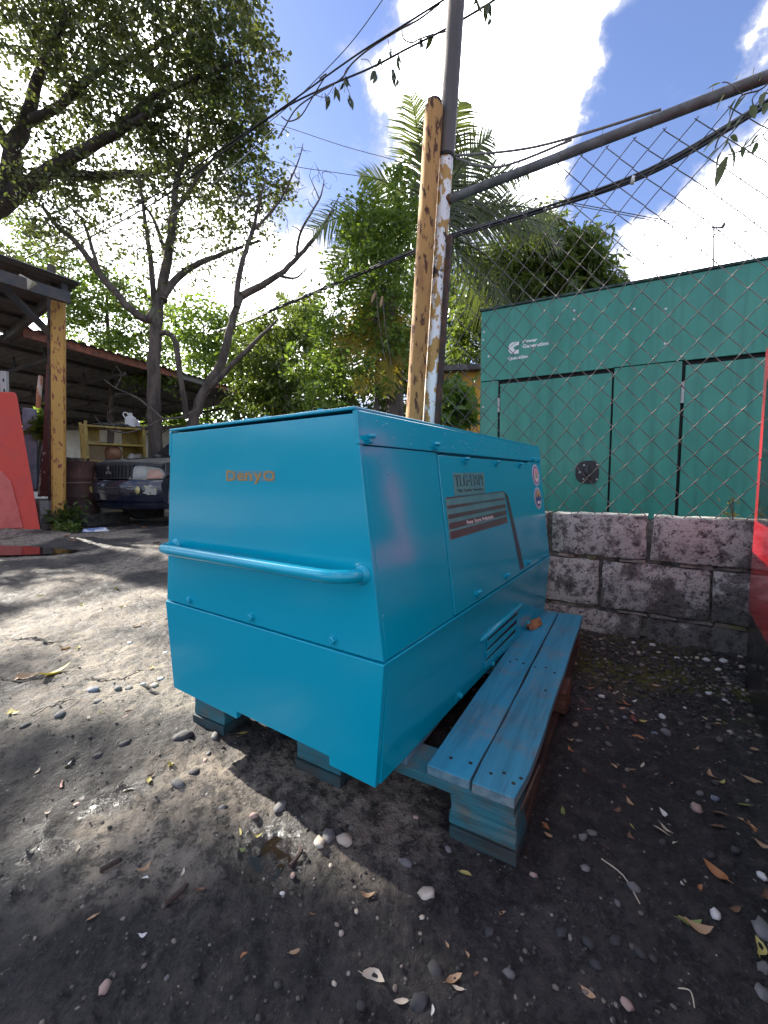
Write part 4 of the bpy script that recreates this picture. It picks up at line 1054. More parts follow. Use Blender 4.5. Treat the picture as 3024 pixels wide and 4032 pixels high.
def build_barrier():
    Y = 5.9
    tr = D3(38, 846, Y); br = D3(88, 1140, Y); tl = D3(-150, 842, Y); bl = D3(-150, 1150, Y)
    o = thing('red_barrier', 'tall faded red plastic barrier slab with one sloping edge', 'barrier', (br[0], br[1], 0))
    org = np.array([br[0], br[1], 0])
    RP = mat('faded_red_plastic', (.56, .060, .040), (.45, .055, .042), scale=3, rough=.75, bump=.15, bscale=90, c3=(.62, .10, .085), scale3=34, thr3=(.60, .72), var=.14)
    zt2 = tr[2]; mb = MB(); dep = .55
    poly = []
    for k in range(6):                                    # rounded shoulder
        a = PI / 2 * k / 5; r = .07; poly.append((tr[0] - r + r * math.sin(a) - .005, zt2 - r + r * math.cos(a)))
    poly = [(tl[0], zt2 + .01)] + poly + [(br[0], 0.0), (bl[0], 0.0)]
    mb.prism([(x, Y, z) for x, z in poly], (-.72, dep, 0))
    body = obj('barrier_body', mb.shift(org), RP, o, bevel=.02, seg=2)
    q = [D3(-60, 1000, Y - .012), D3(4, 1018, Y - .012), D3(24, 1040, Y - .012), D3(50, 1140, Y - .012), D3(-60, 1146, Y - .012)]
    q = [(p[0], Y - .018, max(.03, p[2])) for p in q]
    obj('moulded_pocket', MB().prism(q, (0, .02, 0)).shift(org), mat('chalky_red_plastic', (.52, .11, .09), (.44, .08, .065), scale=6, rough=.6), body, bevel=.01)
    sc = MB(); a = D3(-20, 1016, Y - .02); b = D3(62, 1012, Y - .02)
    pp = [D3(-8, 1032, Y), D3(6, 1038, Y), D3(13, 1056, Y), D3(8, 1074, Y)]
    sc.tube([(p[0], Y - .004, p[2]) for p in pp], [.010, .014, .012, .004], 6)
    obj('scuff_mark', sc.shift(org), flat('black_scuff', (.03, .015, .015), .8), body)
build_barrier()

def build_clutter():
    g = 'scrap steel leaning behind the red barrier'
    def pole(name, label, a, b, ya, yb, r, m, sq=False, cat='pole', n=8):
        p = D3(*a, ya); q = D3(*b, yb); o = thing(name, label, cat, (p[0], p[1], p[2]), 0)
        mb = MB().bar(p, q, r * 2, r * 2, up=(0, 1, .01)) if sq else MB().tube([p, (p + q) / 2, q], r, n)
        obj('bar' if sq else 'tube', mb.shift(p), m, o, smooth=None if sq else 50); return o, p, q
    WR = mat('scabby_white_rust', (.50, .46, .42), (.10, .045, .035), scale=16, thr=(.42, .54), rough=.85, stretch=(1, 1, .5), bump=.3)
    OR = mat('orange_rust_white', (.36, .13, .06), (.50, .40, .34), scale=9, thr=(.52, .62), rough=.85, stretch=(1, 1, .5), bump=.3)
    pole('leaning_pole', 'slim orange rusty pole leaning above the red barrier', (66, 1060), (88, 812), 6.55, 6.75, .032, OR)
    pole('leaning_pole', 'thin pole of white flaking paint standing on the concrete block', (86, 1073), (103, 880), 6.40, 6.6, .028, WR)
    pole('leaning_pole', 'dull grey pipe leaning between the rusty poles', (76, 1062), (96, 905), 6.62, 6.72, .03, mat('dull_grey_pipe', (.10, .105, .11), rough=.5))
    o, p, q = pole('slotted_angle', 'dark slotted steel angle standing behind the red barrier', (70, 1060), (80, 890), 6.7, 6.8, .03, M_STEEL, True, 'steel angle')
    for k in range(12):
        c = p + (q - p) * (.15 + .07 * k)
        obj('slot', MB().bar(c + np.array([0, -.036, 0]), c + (q - p) * .03 + np.array([0, -.036, 0]), .018, .004, up=(0, 1, .01)).shift(p), M_BLACK, o)
    o, p, q = pole('maroon_channel', 'maroon steel channel leaning on the yellow post', (100, 1072), (113, 790), 6.42, 6.45, .05, mat('maroon_scabby_paint', (.10, .032, .028), (.50, .46, .44), scale=18, thr=(.60, .66), rough=.85, stretch=(1, 1, .5)), True, 'steel channel')
    # grey sheet behind the barrier
    pts = [D3(48, 880, 6.4), D3(76, 884, 6.45), D3(75, 1056, 6.45), D3(50, 1060, 6.4)]
    o = thing('grey_sheet', 'pale blue-grey metal sheet standing behind the red barrier', 'metal sheet', tuple(pts[3]))
    obj('sheet', MB().prism(pts, (.01, .02, 0)).shift(pts[3]), mat('blue_grey_paint', (.24, .27, .33), (.18, .20, .25), scale=7, rough=.5), o)
    # white slotted column at the frame edge
    p = D3(7, 1000, 6.9); q = D3(9, 802, 6.9); o = thing('white_column', 'white perforated metal column at the left behind the red barrier', 'column', (p[0], p[1], 0))
    obj('web', MB().bar((p[0], p[1], 0), q, .10, .05, up=(0, 1, 0)).shift((p[0], p[1], 0)), mat('grey_white_paint', (.40, .41, .40), rough=.6), o)
    for k in range(8):
        c = np.array([q[0], q[1] - .028, q[2] - .12 - k * .16]); obj('slot', MB().bar(c, c - np.array([0, 0, .05]), .02, .006, up=(0, 1, 0)).shift((p[0], p[1], 0)), M_BLACK, o)
    # concrete blocks beside the post
    c = gndD(92, 1142); Yb = 6.25; c = D3(90, 1138, Yb)
    o = thing('concrete_block', 'pale concrete block stack beside the foot of the yellow post', 'concrete block', (c[0], c[1], 0), math.radians(-20))
    obj('block', MB().box(-.13, .13, -.09, .12, 0, .205), M_CONCL, o, bevel=.008); obj('block', MB().box(-.125, .135, -.085, .12, .209, .425), M_CONCL, o, bevel=.008)
    # drum on a kerb
    dc = D3(170, 1050, 7.0)
    k = thing('concrete_kerb', 'low dirty concrete kerb under the rusty drum', 'kerb', (dc[0], dc[1], 0), math.radians(-12))
    obj('kerb_body', MB().box(-.45, .50, -.34, .5, -.03, .168), mat('dirty_kerb', (.075, .07, .062), (.04, .037, .033), scale=9, rough=.95, bump=.6), k, bevel=.02)
    o = thing('oil_drum', 'rusty brown oil drum standing beside the dark blue car', 'drum', (dc[0], dc[1], .17))
    prof = [(.285, 0), (.292, .012), (.285, .03), (.283, .26), (.293, .28), (.293, .295), (.283, .315), (.283, .56), (.293, .58), (.293, .595), (.283, .615), (.283, .83), (.293, .845), (.293, .862), (.280, .864), (.272, .85), (.0, .848)]
    DM = mat('rusted_drum', (.105, .045, .034), (.055, .028, .024), scale=5, thr=(.4, .62), rough=.75, bump=.3, c3=(.19, .085, .06), scale3=12, thr3=(.60, .74), var=.2, stretch=(1, 1, .5))
    obj('drum_shell', MB().lathe(prof, 32), DM, o, smooth=35)
    obj('drum_hoop', MB().lathe([(.2935, .50), (.2975, .505), (.2975, .516), (.2935, .521)], 32), mat('pale_hoop', (.20, .15, .12), rough=.7), o, smooth=50)
    o2 = thing('scrap_heap', 'black crumpled scrap lying on top of the rusty drum', 'scrap', (dc[0], dc[1], 1.034))
    for kk in range(14):
        mb = MB(); a = random.uniform(0, 6.28); r = random.uniform(.02, .22); s_ = random.uniform(.03, .09)
        c = np.array([r * math.cos(a), r * math.sin(a), 0]); mb.hexa([c + np.array([random.uniform(-s_, s_), random.uniform(-s_, s_), z]) for z in (0, 0, 0, 0, .05, .06, .04, .05)])
        obj('scrap_piece', mb, M_STEEL if kk % 3 else M_RUST, o2)
    # yellow shelf unit
    Ys = 7.9; tl_ = D3(182, 914, Ys); tr_ = D3(313, 930, Ys + .75); bw = tr_ - tl_; W = float(np.hypot(bw[0], bw[1])); yaw = math.atan2(bw[1], bw[0])
    o = thing('shelf_unit', 'dented yellow steel shelf unit behind the drum and car', 'shelf unit', (tl_[0], tl_[1], 0), yaw)
    YM = mat('dented_yellow_enamel', (.40, .29, .06), (.29, .20, .055), scale=7, rough=.6, c3=(.10, .06, .03), scale3=24, thr3=(.66, .72), var=.15)
    hh = float(tl_[2]); dp = .42
    for xx in (0, W - .045): 
        for yy in (0, dp - .03): obj('upright', MB().box(xx, xx + .045, yy, yy + .03, 0, hh + .05), YM, o)
    obj('side_panel', MB().box(.012, .018, .03, dp - .03, .1, hh), YM, o); obj('side_panel', MB().box(W - .018, W - .012, .03, dp - .03, .1, hh), YM, o)
    for k in range(6):
        z = hh - .02 - k * .33
        if z > .05: obj('shelf', MB().box(.045, W - .045, -.004, dp, z - .035, z), YM, o, bevel=.004)
    obj('back_panel', MB().box(.02, W * .32, dp - .01, dp - .004, hh - .30, hh - .04), YM, o); obj('back_panel', MB().box(W * .70, W - .02, dp - .01, dp - .004, hh - .66, hh - .04), YM, o)
    def onshelf(a, z, b=.18):
        q = np.array([tl_[0] + math.cos(yaw) * a * W - math.sin(yaw) * b, tl_[1] + math.sin(yaw) * a * W + math.cos(yaw) * b, z]); return q
    q = onshelf(.48, hh - .68); p_ = thing('clay_pot', 'brown clay pot lying on the lower yellow shelf', 'pot', tuple(q))
    obj('pot_body', MB().lathe([(.05, 0), (.13, .06), (.155, .16), (.13, .24), (.09, .28), (.10, .30), (.08, .30), (.07, .2), (.0, .18)], 18), mat('red_brown_clay', (.32, .17, .09), (.22, .11, .06), scale=9, rough=.8), p_, smooth=50)
    for (a, nm, lb, cc) in ((.80, 'paper_roll', 'white round roll on the lower yellow shelf', (.5, .48, .44)), (.92, 'plastic_bag', 'pale crumpled bag at the right end of the lower shelf', (.42, .38, .30))):
        q = onshelf(a, hh - .68); p_ = thing(nm, lb, nm.replace('_', ' '), tuple(q)); n = 10
        mb = MB().lathe([(.03, 0), (.075, .03), (.085, .09), (.06, .14), (.03, .16), (0, .165)], n); mb.v = [(x + random.uniform(-.012, .012), y + random.uniform(-.012, .012), z) for x, y, z in mb.v]
        obj('bundle', mb, flat(nm + '_skin', cc, .7), p_, smooth=60)
    q = onshelf(.80, hh, .15); j = thing('plastic_jug', 'white plastic jug with handle standing on the yellow shelf unit', 'jug', tuple(q), .3)
    JW = mat('milky_plastic', (.62, .62, .60), rough=.45, var=.06)
    jb = MB(); rings = []
    for (z, w, d_) in ((0, .085, .065), (.01, .10, .08), (.15, .10, .08), (.20, .085, .068), (.225, .04, .04), (.26, .035, .035)):
        rings.append([(w * math.copysign(abs(math.cos(a)) ** .6, math.cos(a)) , d_ * math.copysign(abs(math.sin(a)) ** .6, math.sin(a)), z) for a in [2 * PI * k / 16 for k in range(16)]])
    vs = [p for r in rings for p in r]; fs = [(i * 16 + k, i * 16 + (k + 1) % 16, i * 16 + 16 + (k + 1) % 16, i * 16 + 16 + k) for i in range(5) for k in range(16)] + [tuple(range(16))[::-1], tuple(range(80, 96))]
    obj('jug_body', jb.add(vs, fs), JW, j, smooth=50)
    obj('jug_handle', MB().tube(smoothpath([(-.03, 0, .22), (-.06, 0, .285), (-.11, 0, .29), (-.125, 0, .24), (-.095, 0, .185)], 4), .012, 8), JW, j, smooth=60)
    obj('jug_cap', MB().lathe([(.04, .258), (.04, .285), (.0, .287)], 14), JW, j, smooth=40)
    q = onshelf(.92, hh, .15); b_ = thing('plastic_bottle', 'small white bottle beside the jug on the yellow shelf', 'bottle', tuple(q)); obj('bottle_body', MB().lathe([(.04, 0), (.045, .02), (.04, .10), (.018, .14), (.018, .17), (0, .172)], 14), JW, b_, smooth=50)
    q = onshelf(.55, hh, .2); b_ = thing('rag_heap', 'black rags and rubbish heaped on top of the yellow shelf', 'rags', tuple(q), yaw)
    mb = MB(); n = 14
    for i in range(n + 1):
        for k in range(6): mb.v.append((-.42 + .84 * i / n, -.14 + .05 * k, max(0, (.02 + .06 * random.random()) * (1 - abs(2 * i / n - 1.1) * .5) * (1 if 0 < k < 5 else .1))))
    mb.f = [(i * 6 + k, (i + 1) * 6 + k, (i + 1) * 6 + k + 1, i * 6 + k + 1) for i in range(n) for k in range(5)]; mb.mi = [0] * len(mb.f)
    obj('rags', mb, flat('black_rag', (.02, .02, .022), .9), b_, smooth=60)
    # litter
    q = gndD(206, 1133); q = D3(206, 1134, 5.9); q[2] = .0
    l = thing('litter_packet', 'crushed blue and white packet lying on the dirt before the car', 'packet', tuple(q), .35)
    mb = MB(); mb.hexa([(-.16, -.04, 0), (.16, -.03, 0), (.17, .05, 0), (-.15, .04, 0), (-.14, -.03, .05), (.12, -.02, .065), (.14, .04, .03), (-.13, .03, .045)]); obj('packet', mb, mat('blue_white_print', (.10, .16, .34), (.62, .62, .64), scale=7, thr=(.45, .55), rough=.5, stretch=(1, 3, 3)), l, bevel=.008)
    # pale building and yellow house far behind
    Yh = 16; a = D3(128, 940, Yh); o = thing('white_building', 'bright pale building wall seen under the open shed roof', 'building', (a[0], a[1], 0))
    obj('wall', MB().box(-2.5, 5.2, 0, 3, 0, 2.55), mat('pale_cream_wall', (.86, .84, .76), (.80, .78, .70), scale=2, rough=.9), o); obj('roof', MB().box(-2.7, 5.4, -.2, 3.2, 2.55, 2.68), M_CONCL, o); obj('door', MB().box(1.0, 1.9, -.03, 0.0, 0, 2.1), mat('weathered_timber_door', (.34, .26, .17), rough=.8), o)  # wall in a pale cream base colour, slightly varied
    Yh = 8.6; a = D3(948, 800, Yh); o = thing('yellow_house', 'ochre yellow house wall between the poles and green enclosure', 'house', (a[0], a[1], 0), -.15)
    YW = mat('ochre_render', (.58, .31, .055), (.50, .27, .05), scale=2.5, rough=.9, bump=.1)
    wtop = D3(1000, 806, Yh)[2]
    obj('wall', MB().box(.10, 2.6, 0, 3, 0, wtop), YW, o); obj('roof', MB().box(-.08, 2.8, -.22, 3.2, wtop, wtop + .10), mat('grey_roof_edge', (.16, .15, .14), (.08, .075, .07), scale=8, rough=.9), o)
    obj('shade_band', MB().box(.10, .62, -.004, .02, wtop - .7, wtop - .45), mat('painted_shade_ochre', (.40, .21, .05), rough=.9), o)  # darker ochre strip on the wall, shade painted as colour
build_clutter()

# ------------------------------------------------------------------ the parked car
def build_car():
    cx, cy = -4.20, 6.52; wv = np.array([.895, -.446]); yaw = math.atan2(wv[1], wv[0])
    o = thing('parked_car', 'battered dark blue off-road car with damaged front bumper and cloudy headlights', 'car', (cx, cy, .0), yaw)
    NAVY = paint('navy_car_paint', (.005, .008, .020), rough=.24, coat=.6, peel=.02, grime=.5, dirt=(.03, .03, .03))
    HOODM = mat('faded_sooty_hood', (.010, .010, .013), (.030, .030, .034), scale=4, thr=(.42, .7), rough=.6, var=.2)
    BLKP = mat('black_bumper_plastic', (.010, .010, .012), rough=.5, var=.1)
    LENS = mat('cloudy_headlight_lens', (.24, .23, .19), (.16, .145, .115), scale=5, rough=.16, coat=.6); AMB = mat('amber_lens', (.30, .14, .08), rough=.2, coat=.4)
    CHR = mat('dull_chrome', (.32, .32, .33), rough=.3, metal=.8, var=.05)
    HWD = .86
    def plan(x): t = abs(x) / HWD; return .30 * t ** 2.6          # nose bows back towards the corners
    xs = list(np.linspace(-HWD, HWD, 19))
    def loft(prof, x0=-HWD, x1=HWD, bow=1.0, drop=0.0):
        mb = MB(); X = np.linspace(x0, x1, 19); m = len(prof)
        for x in X:
            for (y, z) in prof: mb.v.append((x, y + plan(x) * bow, z - drop * (abs(x) / HWD) ** 3))
        mb.f = [(i * m + k, (i + 1) * m + k, (i + 1) * m + k + 1, i * m + k + 1) for i in range(18) for k in range(m - 1)]
        mb.f += [tuple(range(m)), tuple(18 * m + k for k in range(m))[::-1]]; mb.mi = [0] * len(mb.f); return mb
    bump = loft([(.12, .36), (-.02, .37), (-.07, .42), (-.08, .54), (-.09, .66), (-.05, .72), (.12, .73)], bow=1.0)
    obj('bumper', bump, NAVY, o, smooth=40)
    obj('bumper_skirt', loft([(.14, .27), (.0, .28), (-.05, .33), (-.065, .372), (.12, .365)], bow=1.0), NAVY, o, smooth=40)
    # hood and cabin
    hood = loft([(-.01, .955), (.0, 1.00), (.06, 1.03), (.4, 1.065), (.9, 1.10), (1.12, 1.115), (1.12, .95)], -HWD + .02, HWD - .02, bow=.9, drop=.05)
    obj('hood', hood, HOODM, o, smooth=40)
    obj('hood_rib', MB().tube([(-.28, .08, 1.034), (-.34, .9, 1.103)], .012, 6), HOODM, o); obj('hood_rib', MB().tube([(.28, .08, 1.034), (.34, .9, 1.103)], .012, 6), HOODM, o)
    body = MB()
    for s in (-1, 1):
        pr = [(.30, .70), (.30, .99), (1.12, 1.06), (4.45, 1.02), (4.5, .45), (4.05, .40), (3.95, .62), (3.62, .78), (3.30, .62), (3.2, .40), (1.42, .40), (1.32, .62), (.95, .80), (.58, .66), (.46, .40), (.34, .40)]
        body.prism([(s * (HWD - .002), y, z) for y, z in pr], (-s * .06, 0, 0))
    body.box(-HWD + .06, HWD - .06, 1.13, 4.5, .42, 1.03)
    obj('body_shell', body, NAVY, o, bevel=.01)
    cab = MB(); zr = 1.70
    cab.hexa([(-.80, 1.12, 1.03), (.80, 1.12, 1.03), (.80, 4.48, 1.03), (-.80, 4.48, 1.03), (-.66, 1.86, zr), (.66, 1.86, zr), (.68, 4.2, zr), (-.68, 4.2, zr)])
    obj('cabin', cab, NAVY, o, bevel=.04)
    GL_ = mat('dark_car_glass', (.012, .016, .018), rough=.05, var=0, coat=.5)
    obj('windscreen', MB().prism([(-.72, 1.17, 1.08), (.72, 1.17, 1.08), (.62, 1.80, 1.64), (-.62, 1.80, 1.64)], (0, -.02, .015)), GL_, o)
    for s in (-1, 1):
        for (y0, y1, t0, t1) in ((1.45, 2.35, 1.92, 2.35), (2.45, 3.3, 2.45, 3.25), (3.4, 4.25, 3.38, 4.1)):
            obj('side_window', MB().prism([(s * .796, y0, 1.08), (s * .796, y1, 1.08), (s * .69, t1, 1.60), (s * .69, t0, 1.60)], (s * .012, 0, 0)), GL_, o)
    for s in (-1, 1):
        fl = MB(); pts = [(.33, .36), (.36, .60), (.52, .80), (.95, .90), (1.40, .74), (1.52, .40)]
        fl.tube(smoothpath([(s * (HWD + .005), y, z) for y, z in pts], 4), .035, 8); obj('fender_flare', fl, NAVY, o, smooth=60)
    # grille and badge
    obj('grille', loft([(.02, .735), (-.03, .74), (-.01, .95), (.03, .96)], -.46, .46, bow=1.0), BLKP, o, smooth=40)
    gr = bpy.data.objects['grille']
    for k in range(13):
        x = -.42 + .07 * k; obj('grille_bar', MB().bar((x, -.036 + plan(x), .755), (x, -.016 + plan(x), .945), .016, .02, up=(0, 1, .1)), BLKP, gr)
    for z in (.80, .86, .915): obj('grille_bar', MB().tube([(x, -.034 + (z - .74) * .1 + plan(x), z) for x in np.linspace(-.44, .44, 9)], .006, 5), BLKP, gr)
    bd = MB(); c = np.array([.02, -.05, .855])
    for a in (90, 210, 330):
        a = math.radians(a); d = np.array([math.cos(a), 0, math.sin(a)]); p = np.array([-d[2], 0, d[0]])
        bd.prism([c, c + d * .042 + p * .024, c + d * .084, c + d * .042 - p * .024], (0, -.008, 0))
    obj('badge', bd, CHR, o)
    # headlights
    for s in (-1, 1):
        q = [(s * .40, .735), (s * .60, .715), (s * .83, .735), (s * .862, .80), (s * .80, .905), (s * .56, .95), (s * .47, .93)]
        def hp(x, z, off): return (x, plan(x) - .035 + off + (z - .73) * .22, z)
        hs = MB(); qq = q if s > 0 else q[::-1]
        cxm = sum(p[0] for p in q) / len(q); czm = sum(p[1] for p in q) / len(q)
        hs.prism([hp(cxm + (x - cxm) * 1.10, czm + (z - czm) * 1.14, .012) for x, z in qq], (0, .05, 0))
        h = obj('headlight', hs, BLKP, o, bevel=.006)
        obj('lens', MB().prism([hp(x, z, -.004) for x, z in qq], (0, .03, 0)), LENS, h, bevel=.008)
        ind = [(s * .66, .735), (s * .825, .745), (s * .845, .80), (s * .79, .875), (s * .68, .87)]; ind = ind if s > 0 else ind[::-1]
        obj('indicator', MB().prism([hp(x, z, -.008) for x, z in ind], (0, .02, 0)), AMB, h, bevel=.006)
    # lower grille, fog lamps, filler patch
    def bp(x, z, off=0): return np.array([x, plan(x) - .085 + off, z])
    lg = obj('lower_grille', MB().prism([bp(-.36, .50), bp(.28, .50), bp(.30, .625), bp(-.36, .625)], (0, .02, 0)).add([], []), BLKP, o)
    for z in (.525, .555, .585, .612): obj('slat', MB().tube([bp(x, z, -.008) for x in np.linspace(-.35, .28, 8)], .006, 5), mat('grey_slat_%d' % int(z * 1000), (.07, .07, .08), rough=.4), lg)
    for s in (-1, 1):
        fg = obj('fog_housing', MB().prism([bp(s * .40, .50), bp(s * .66, .50, .01), bp(s * .66, .64, .01), bp(s * .40, .64)], (0, .02, 0)), BLKP, o)
        for z in (.53, .57, .61): obj('slat', MB().tube([bp(s * .41, z, -.008), bp(s * .52, z, -.006)], .005, 5), BLKP, fg)
        obj('fog_lamp', MB().lathe([(.058, 0), (.055, .012), (.03, .022), (0, .025)], 18, bp(s * .58, .572, .004), (0, -1, 0)), mat('yellow_fog_lens_%d' % (s + 1), (.42, .36, .14), rough=.2, coat=.5), fg, smooth=50)
    pt = MB(); cc = (.735, .57); n = 16; outl = []
    for k in range(n):
        a = 2 * PI * k / n; r = .095 * (.7 + .5 * random.random()); outl.append(bp(cc[0] + r * math.cos(a) * .85, cc[1] + r * math.sin(a), -.006))
    pt.prism(outl, (0, .012, 0)); obj('filler_patch', pt, mat('torn_bumper_filler', (.30, .30, .29), (.42, .36, .22), scale=14, thr=(.4, .6), rough=.8, c3=(.03, .03, .04), scale3=22, thr3=(.52, .6), bump=.5), o)
    # wheels
    TY = mat('grey_dusty_tyre', (.055, .052, .048), (.030, .028, .027), scale=8, rough=.9, bump=.3); RM = mat('pale_steel_rim', (.34, .31, .26), rough=.5, metal=.3)
    for (sx, y) in ((1, .95), (-1, .95), (1, 3.62), (-1, 3.62)):
        w = obj('wheel', MB().lathe([(.0, -.10), (.20, -.10), (.20, .10), (.0, .10)], 24, (sx * .74, y, .345), (1, 0, 0)), RM, o, smooth=40)
        obj('tyre', MB().lathe([(.205, -.105), (.30, -.12), (.338, -.10), (.345, -.05), (.345, .05), (.338, .10), (.30, .12), (.205, .105)], 28, (sx * .74, y, .345), (1, 0, 0)), TY, w, smooth=40)
        obj('rim', MB().lathe([(.20, .085), (.16, .06), (.10, .09), (.05, .10), (0, .10)] if sx > 0 else [(.20, -.085), (.16, -.06), (.10, -.09), (.05, -.10), (0, -.10)], 20, (sx * .74, y, .345), (1, 0, 0)), RM, w, smooth=40)
    ub = MB(); ub.box(-.6, .6, .2, 4.3, .28, .45); obj('underbody', ub, M_BLACK, o)
build_car()

# ------------------------------------------------------------------ trees
M_BARK = mat('grey_brown_bark', (.125, .098, .078), (.060, .047, .040), scale=9, thr=(.4, .62), rough=.95, bump=.9, bscale=26, bdist=.02, stretch=(1, 1, .3), c3=(.14, .15, .10), scale3=5, thr3=(.58, .72), var=.2)
M_BARKD = mat('dark_rain_tree_bark', (.062, .046, .040), (.032, .025, .024), scale=9, thr=(.4, .62), rough=.95, bump=.8, bscale=26, bdist=.02, stretch=(1, 1, .4))
M_TWIG = mat('bare_grey_twig', (.13, .105, .088), (.075, .058, .05), scale=9, rough=.95)
L_RAIN = leafmat('rain_tree_leaf', (.046, .068, .026), (.090, .118, .042), trans=.40, c3=(.12, .125, .055))
L_MANGO = leafmat('mango_leaf', (.050, .085, .020), (.125, .170, .038), trans=.46, rough=.32)
L_LIGHT = leafmat('light_feathery_leaf', (.080, .145, .030), (.155, .225, .045), trans=.48)
L_DARK = leafmat('dark_shrub_leaf', (.034, .062, .018), (.095, .14, .03), trans=.42)
L_PALM = leafmat('palm_leaflet', (.050, .072, .026), (.095, .120, .04), trans=.35, rough=.35)
L_YPALM = leafmat('yellowed_palm_leaflet', (.40, .29, .02), (.25, .21, .03), trans=.4)
L_FAR = leafmat('far_foliage', (.045, .075, .022), (.11, .155, .036), trans=.40)

def sun_filter(P):
    g = P - SUN[None] * (P[:, 2:3] / SUN[2])
    jx = g[:, 0] + rng.normal(0, .05, len(P)); jy = g[:, 1] + rng.normal(0, .05, len(P))
    return ~in_sun(jx, jy)
def leaves_mesh(name, P, size, mat_, parent, aspect=.5, droop=.3, kind='stuff', jitter=.4):
    n = len(P)
    if n == 0: return None
    d = rng.normal(0, 1, (n, 3)); d[:, 2] = d[:, 2] * .6 - droop; d /= np.linalg.norm(d, axis=1)[:, None]
    u = rng.normal(0, 1, (n, 3)); u[:, 2] += 1.2; s = np.cross(d, u); s /= np.linalg.norm(s, axis=1)[:, None] + 1e-9
    nn = np.cross(s, d)
    L = size * (1 + jitter * rng.uniform(-1, 1, (n, 1))); W = L * aspect * .5
    V = np.stack([P, P + d * L * .45 + s * W + nn * L * .06, P + d * L, P + d * L * .45 - s * W + nn * L * .06], 1)
    F = np.arange(n * 4).reshape(n, 4)
    return bulk(name, V, F, mat_, parent, kind=kind)
def tree(name, label, cat, base, limbs, blobs, leafm, barkm, nleaf, size, aspect=.5, spread=.30, droop=.3, group=None, filt=False, twig_r=.012, kind_twig=False, leafgap=0.0, maxtw=1.6):
    base = np.asarray(base, float)
    o = thing(name, label, cat, tuple(base), 0, group)
    nodes = []; tb = MB()
    for (pts, r0, r1) in limbs:
        sm = smoothpath(pts, 6); m = len(sm); rr = [r0 + (r1 - r0) * (k / (m - 1)) for k in range(m)]
        wob = [p + np.array([vnoise(np.array(k * .9 + 5.1), np.array(p[2])) - .5, vnoise(np.array(k * .7), np.array(p[2] + 9)) - .5, 0]) * rr[k] * .55 for k, p in enumerate(sm)]
        tb.tube(wob, rr, 9 if r0 > .06 else 6); nodes += [(p, r) for p, r in zip(wob, rr)]
    obj('trunk', tb.shift(base), barkm, o, smooth=70)
    NP = np.array([p for p, r in nodes]); NR = np.array([r for p, r in nodes])
    anchors = []
    for (c, rad, na) in blobs:
        q = rng.normal(0, 1, (na, 3)); q /= np.linalg.norm(q, axis=1)[:, None]; q *= rng.uniform(.25, 1, (na, 1)) ** .5
        anchors.append(np.asarray(c) + q * np.asarray(rad))
    A = np.concatenate(anchors) if anchors else np.zeros((0, 3))
    tw = MB()
    if filt: A = A[sun_filter(A)]
    if len(A):
        d0 = np.array([np.min(np.sum((NP - a) ** 2, 1)) for a in A]); order = np.argsort(d0)
        A = A[order]
        bufP = np.zeros((len(NP) + len(A) * 4, 3)); bufR = np.zeros(len(bufP)); n = len(NP); bufP[:n] = NP; bufR[:n] = NR
        for a in A:
            i = int(np.argmin(np.sum((bufP[:n] - a) ** 2, 1))); p = bufP[i]; r = min(bufR[i] * .6, twig_r); ln = np.linalg.norm(a - p)
            if ln < .05: continue
            mid = (p + a) / 2 + rng.normal(0, .10 * ln, 3) + np.array([0, 0, .06 * ln])
            if filt and not sun_filter(np.array([mid, (mid + a) / 2, (mid + p) / 2])).all(): continue
            r = max(.005, r); pa = [p, (p + mid) / 2 + rng.normal(0, .03 * ln, 3), mid, (mid + a) / 2 + rng.normal(0, .04 * ln, 3), a]
            tw.tube(pa, [r, r * .9, r * .75, r * .6, r * .4], 4, cap=False)
            for q, rq in ((pa[2], r * .8), (pa[3], r * .65), (a, r * .5)): bufP[n] = q; bufR[n] = rq; n += 1
    if tw.v: obj('twigs', tw.shift(base), barkm, o, smooth=80, kind='stuff')
    if nleaf and len(A):
        ns = 7; per = max(1, nleaf // ns)
        D_ = rng.normal(0, 1, (len(A), ns, 3)) * np.array([1, 1, .55]); D_ /= np.linalg.norm(D_, axis=2)[..., None]
        ln_ = spread * rng.uniform(1.0, 2.1, (len(A), ns, 1, 1)); t_ = rng.uniform(.1, 1, (len(A), ns, per, 1))
        P = A[:, None, None, :] + D_[:, :, None, :] * ln_ * t_ + rng.normal(0, spread * .17, (len(A), ns, per, 3)) + np.array([0, 0, -1.0]) * (t_ ** 2) * spread * .35
        P = P.reshape(-1, 3)
        if filt: P = P[sun_filter(P)]
        P = P[P[:, 2] > .15]
        leaves_mesh('crown', P - base, size, leafm, o, aspect, droop)
    return o
def B(x, y, Y, r, n, sy=1.0, rz=None):           # foliage mass: surveyed centre, distance, radius in frame units, anchors
    m = r / 910 * Y; return (at(x, y, Y), (m, m * sy, (rz / 910 * Y) if rz else m), n)

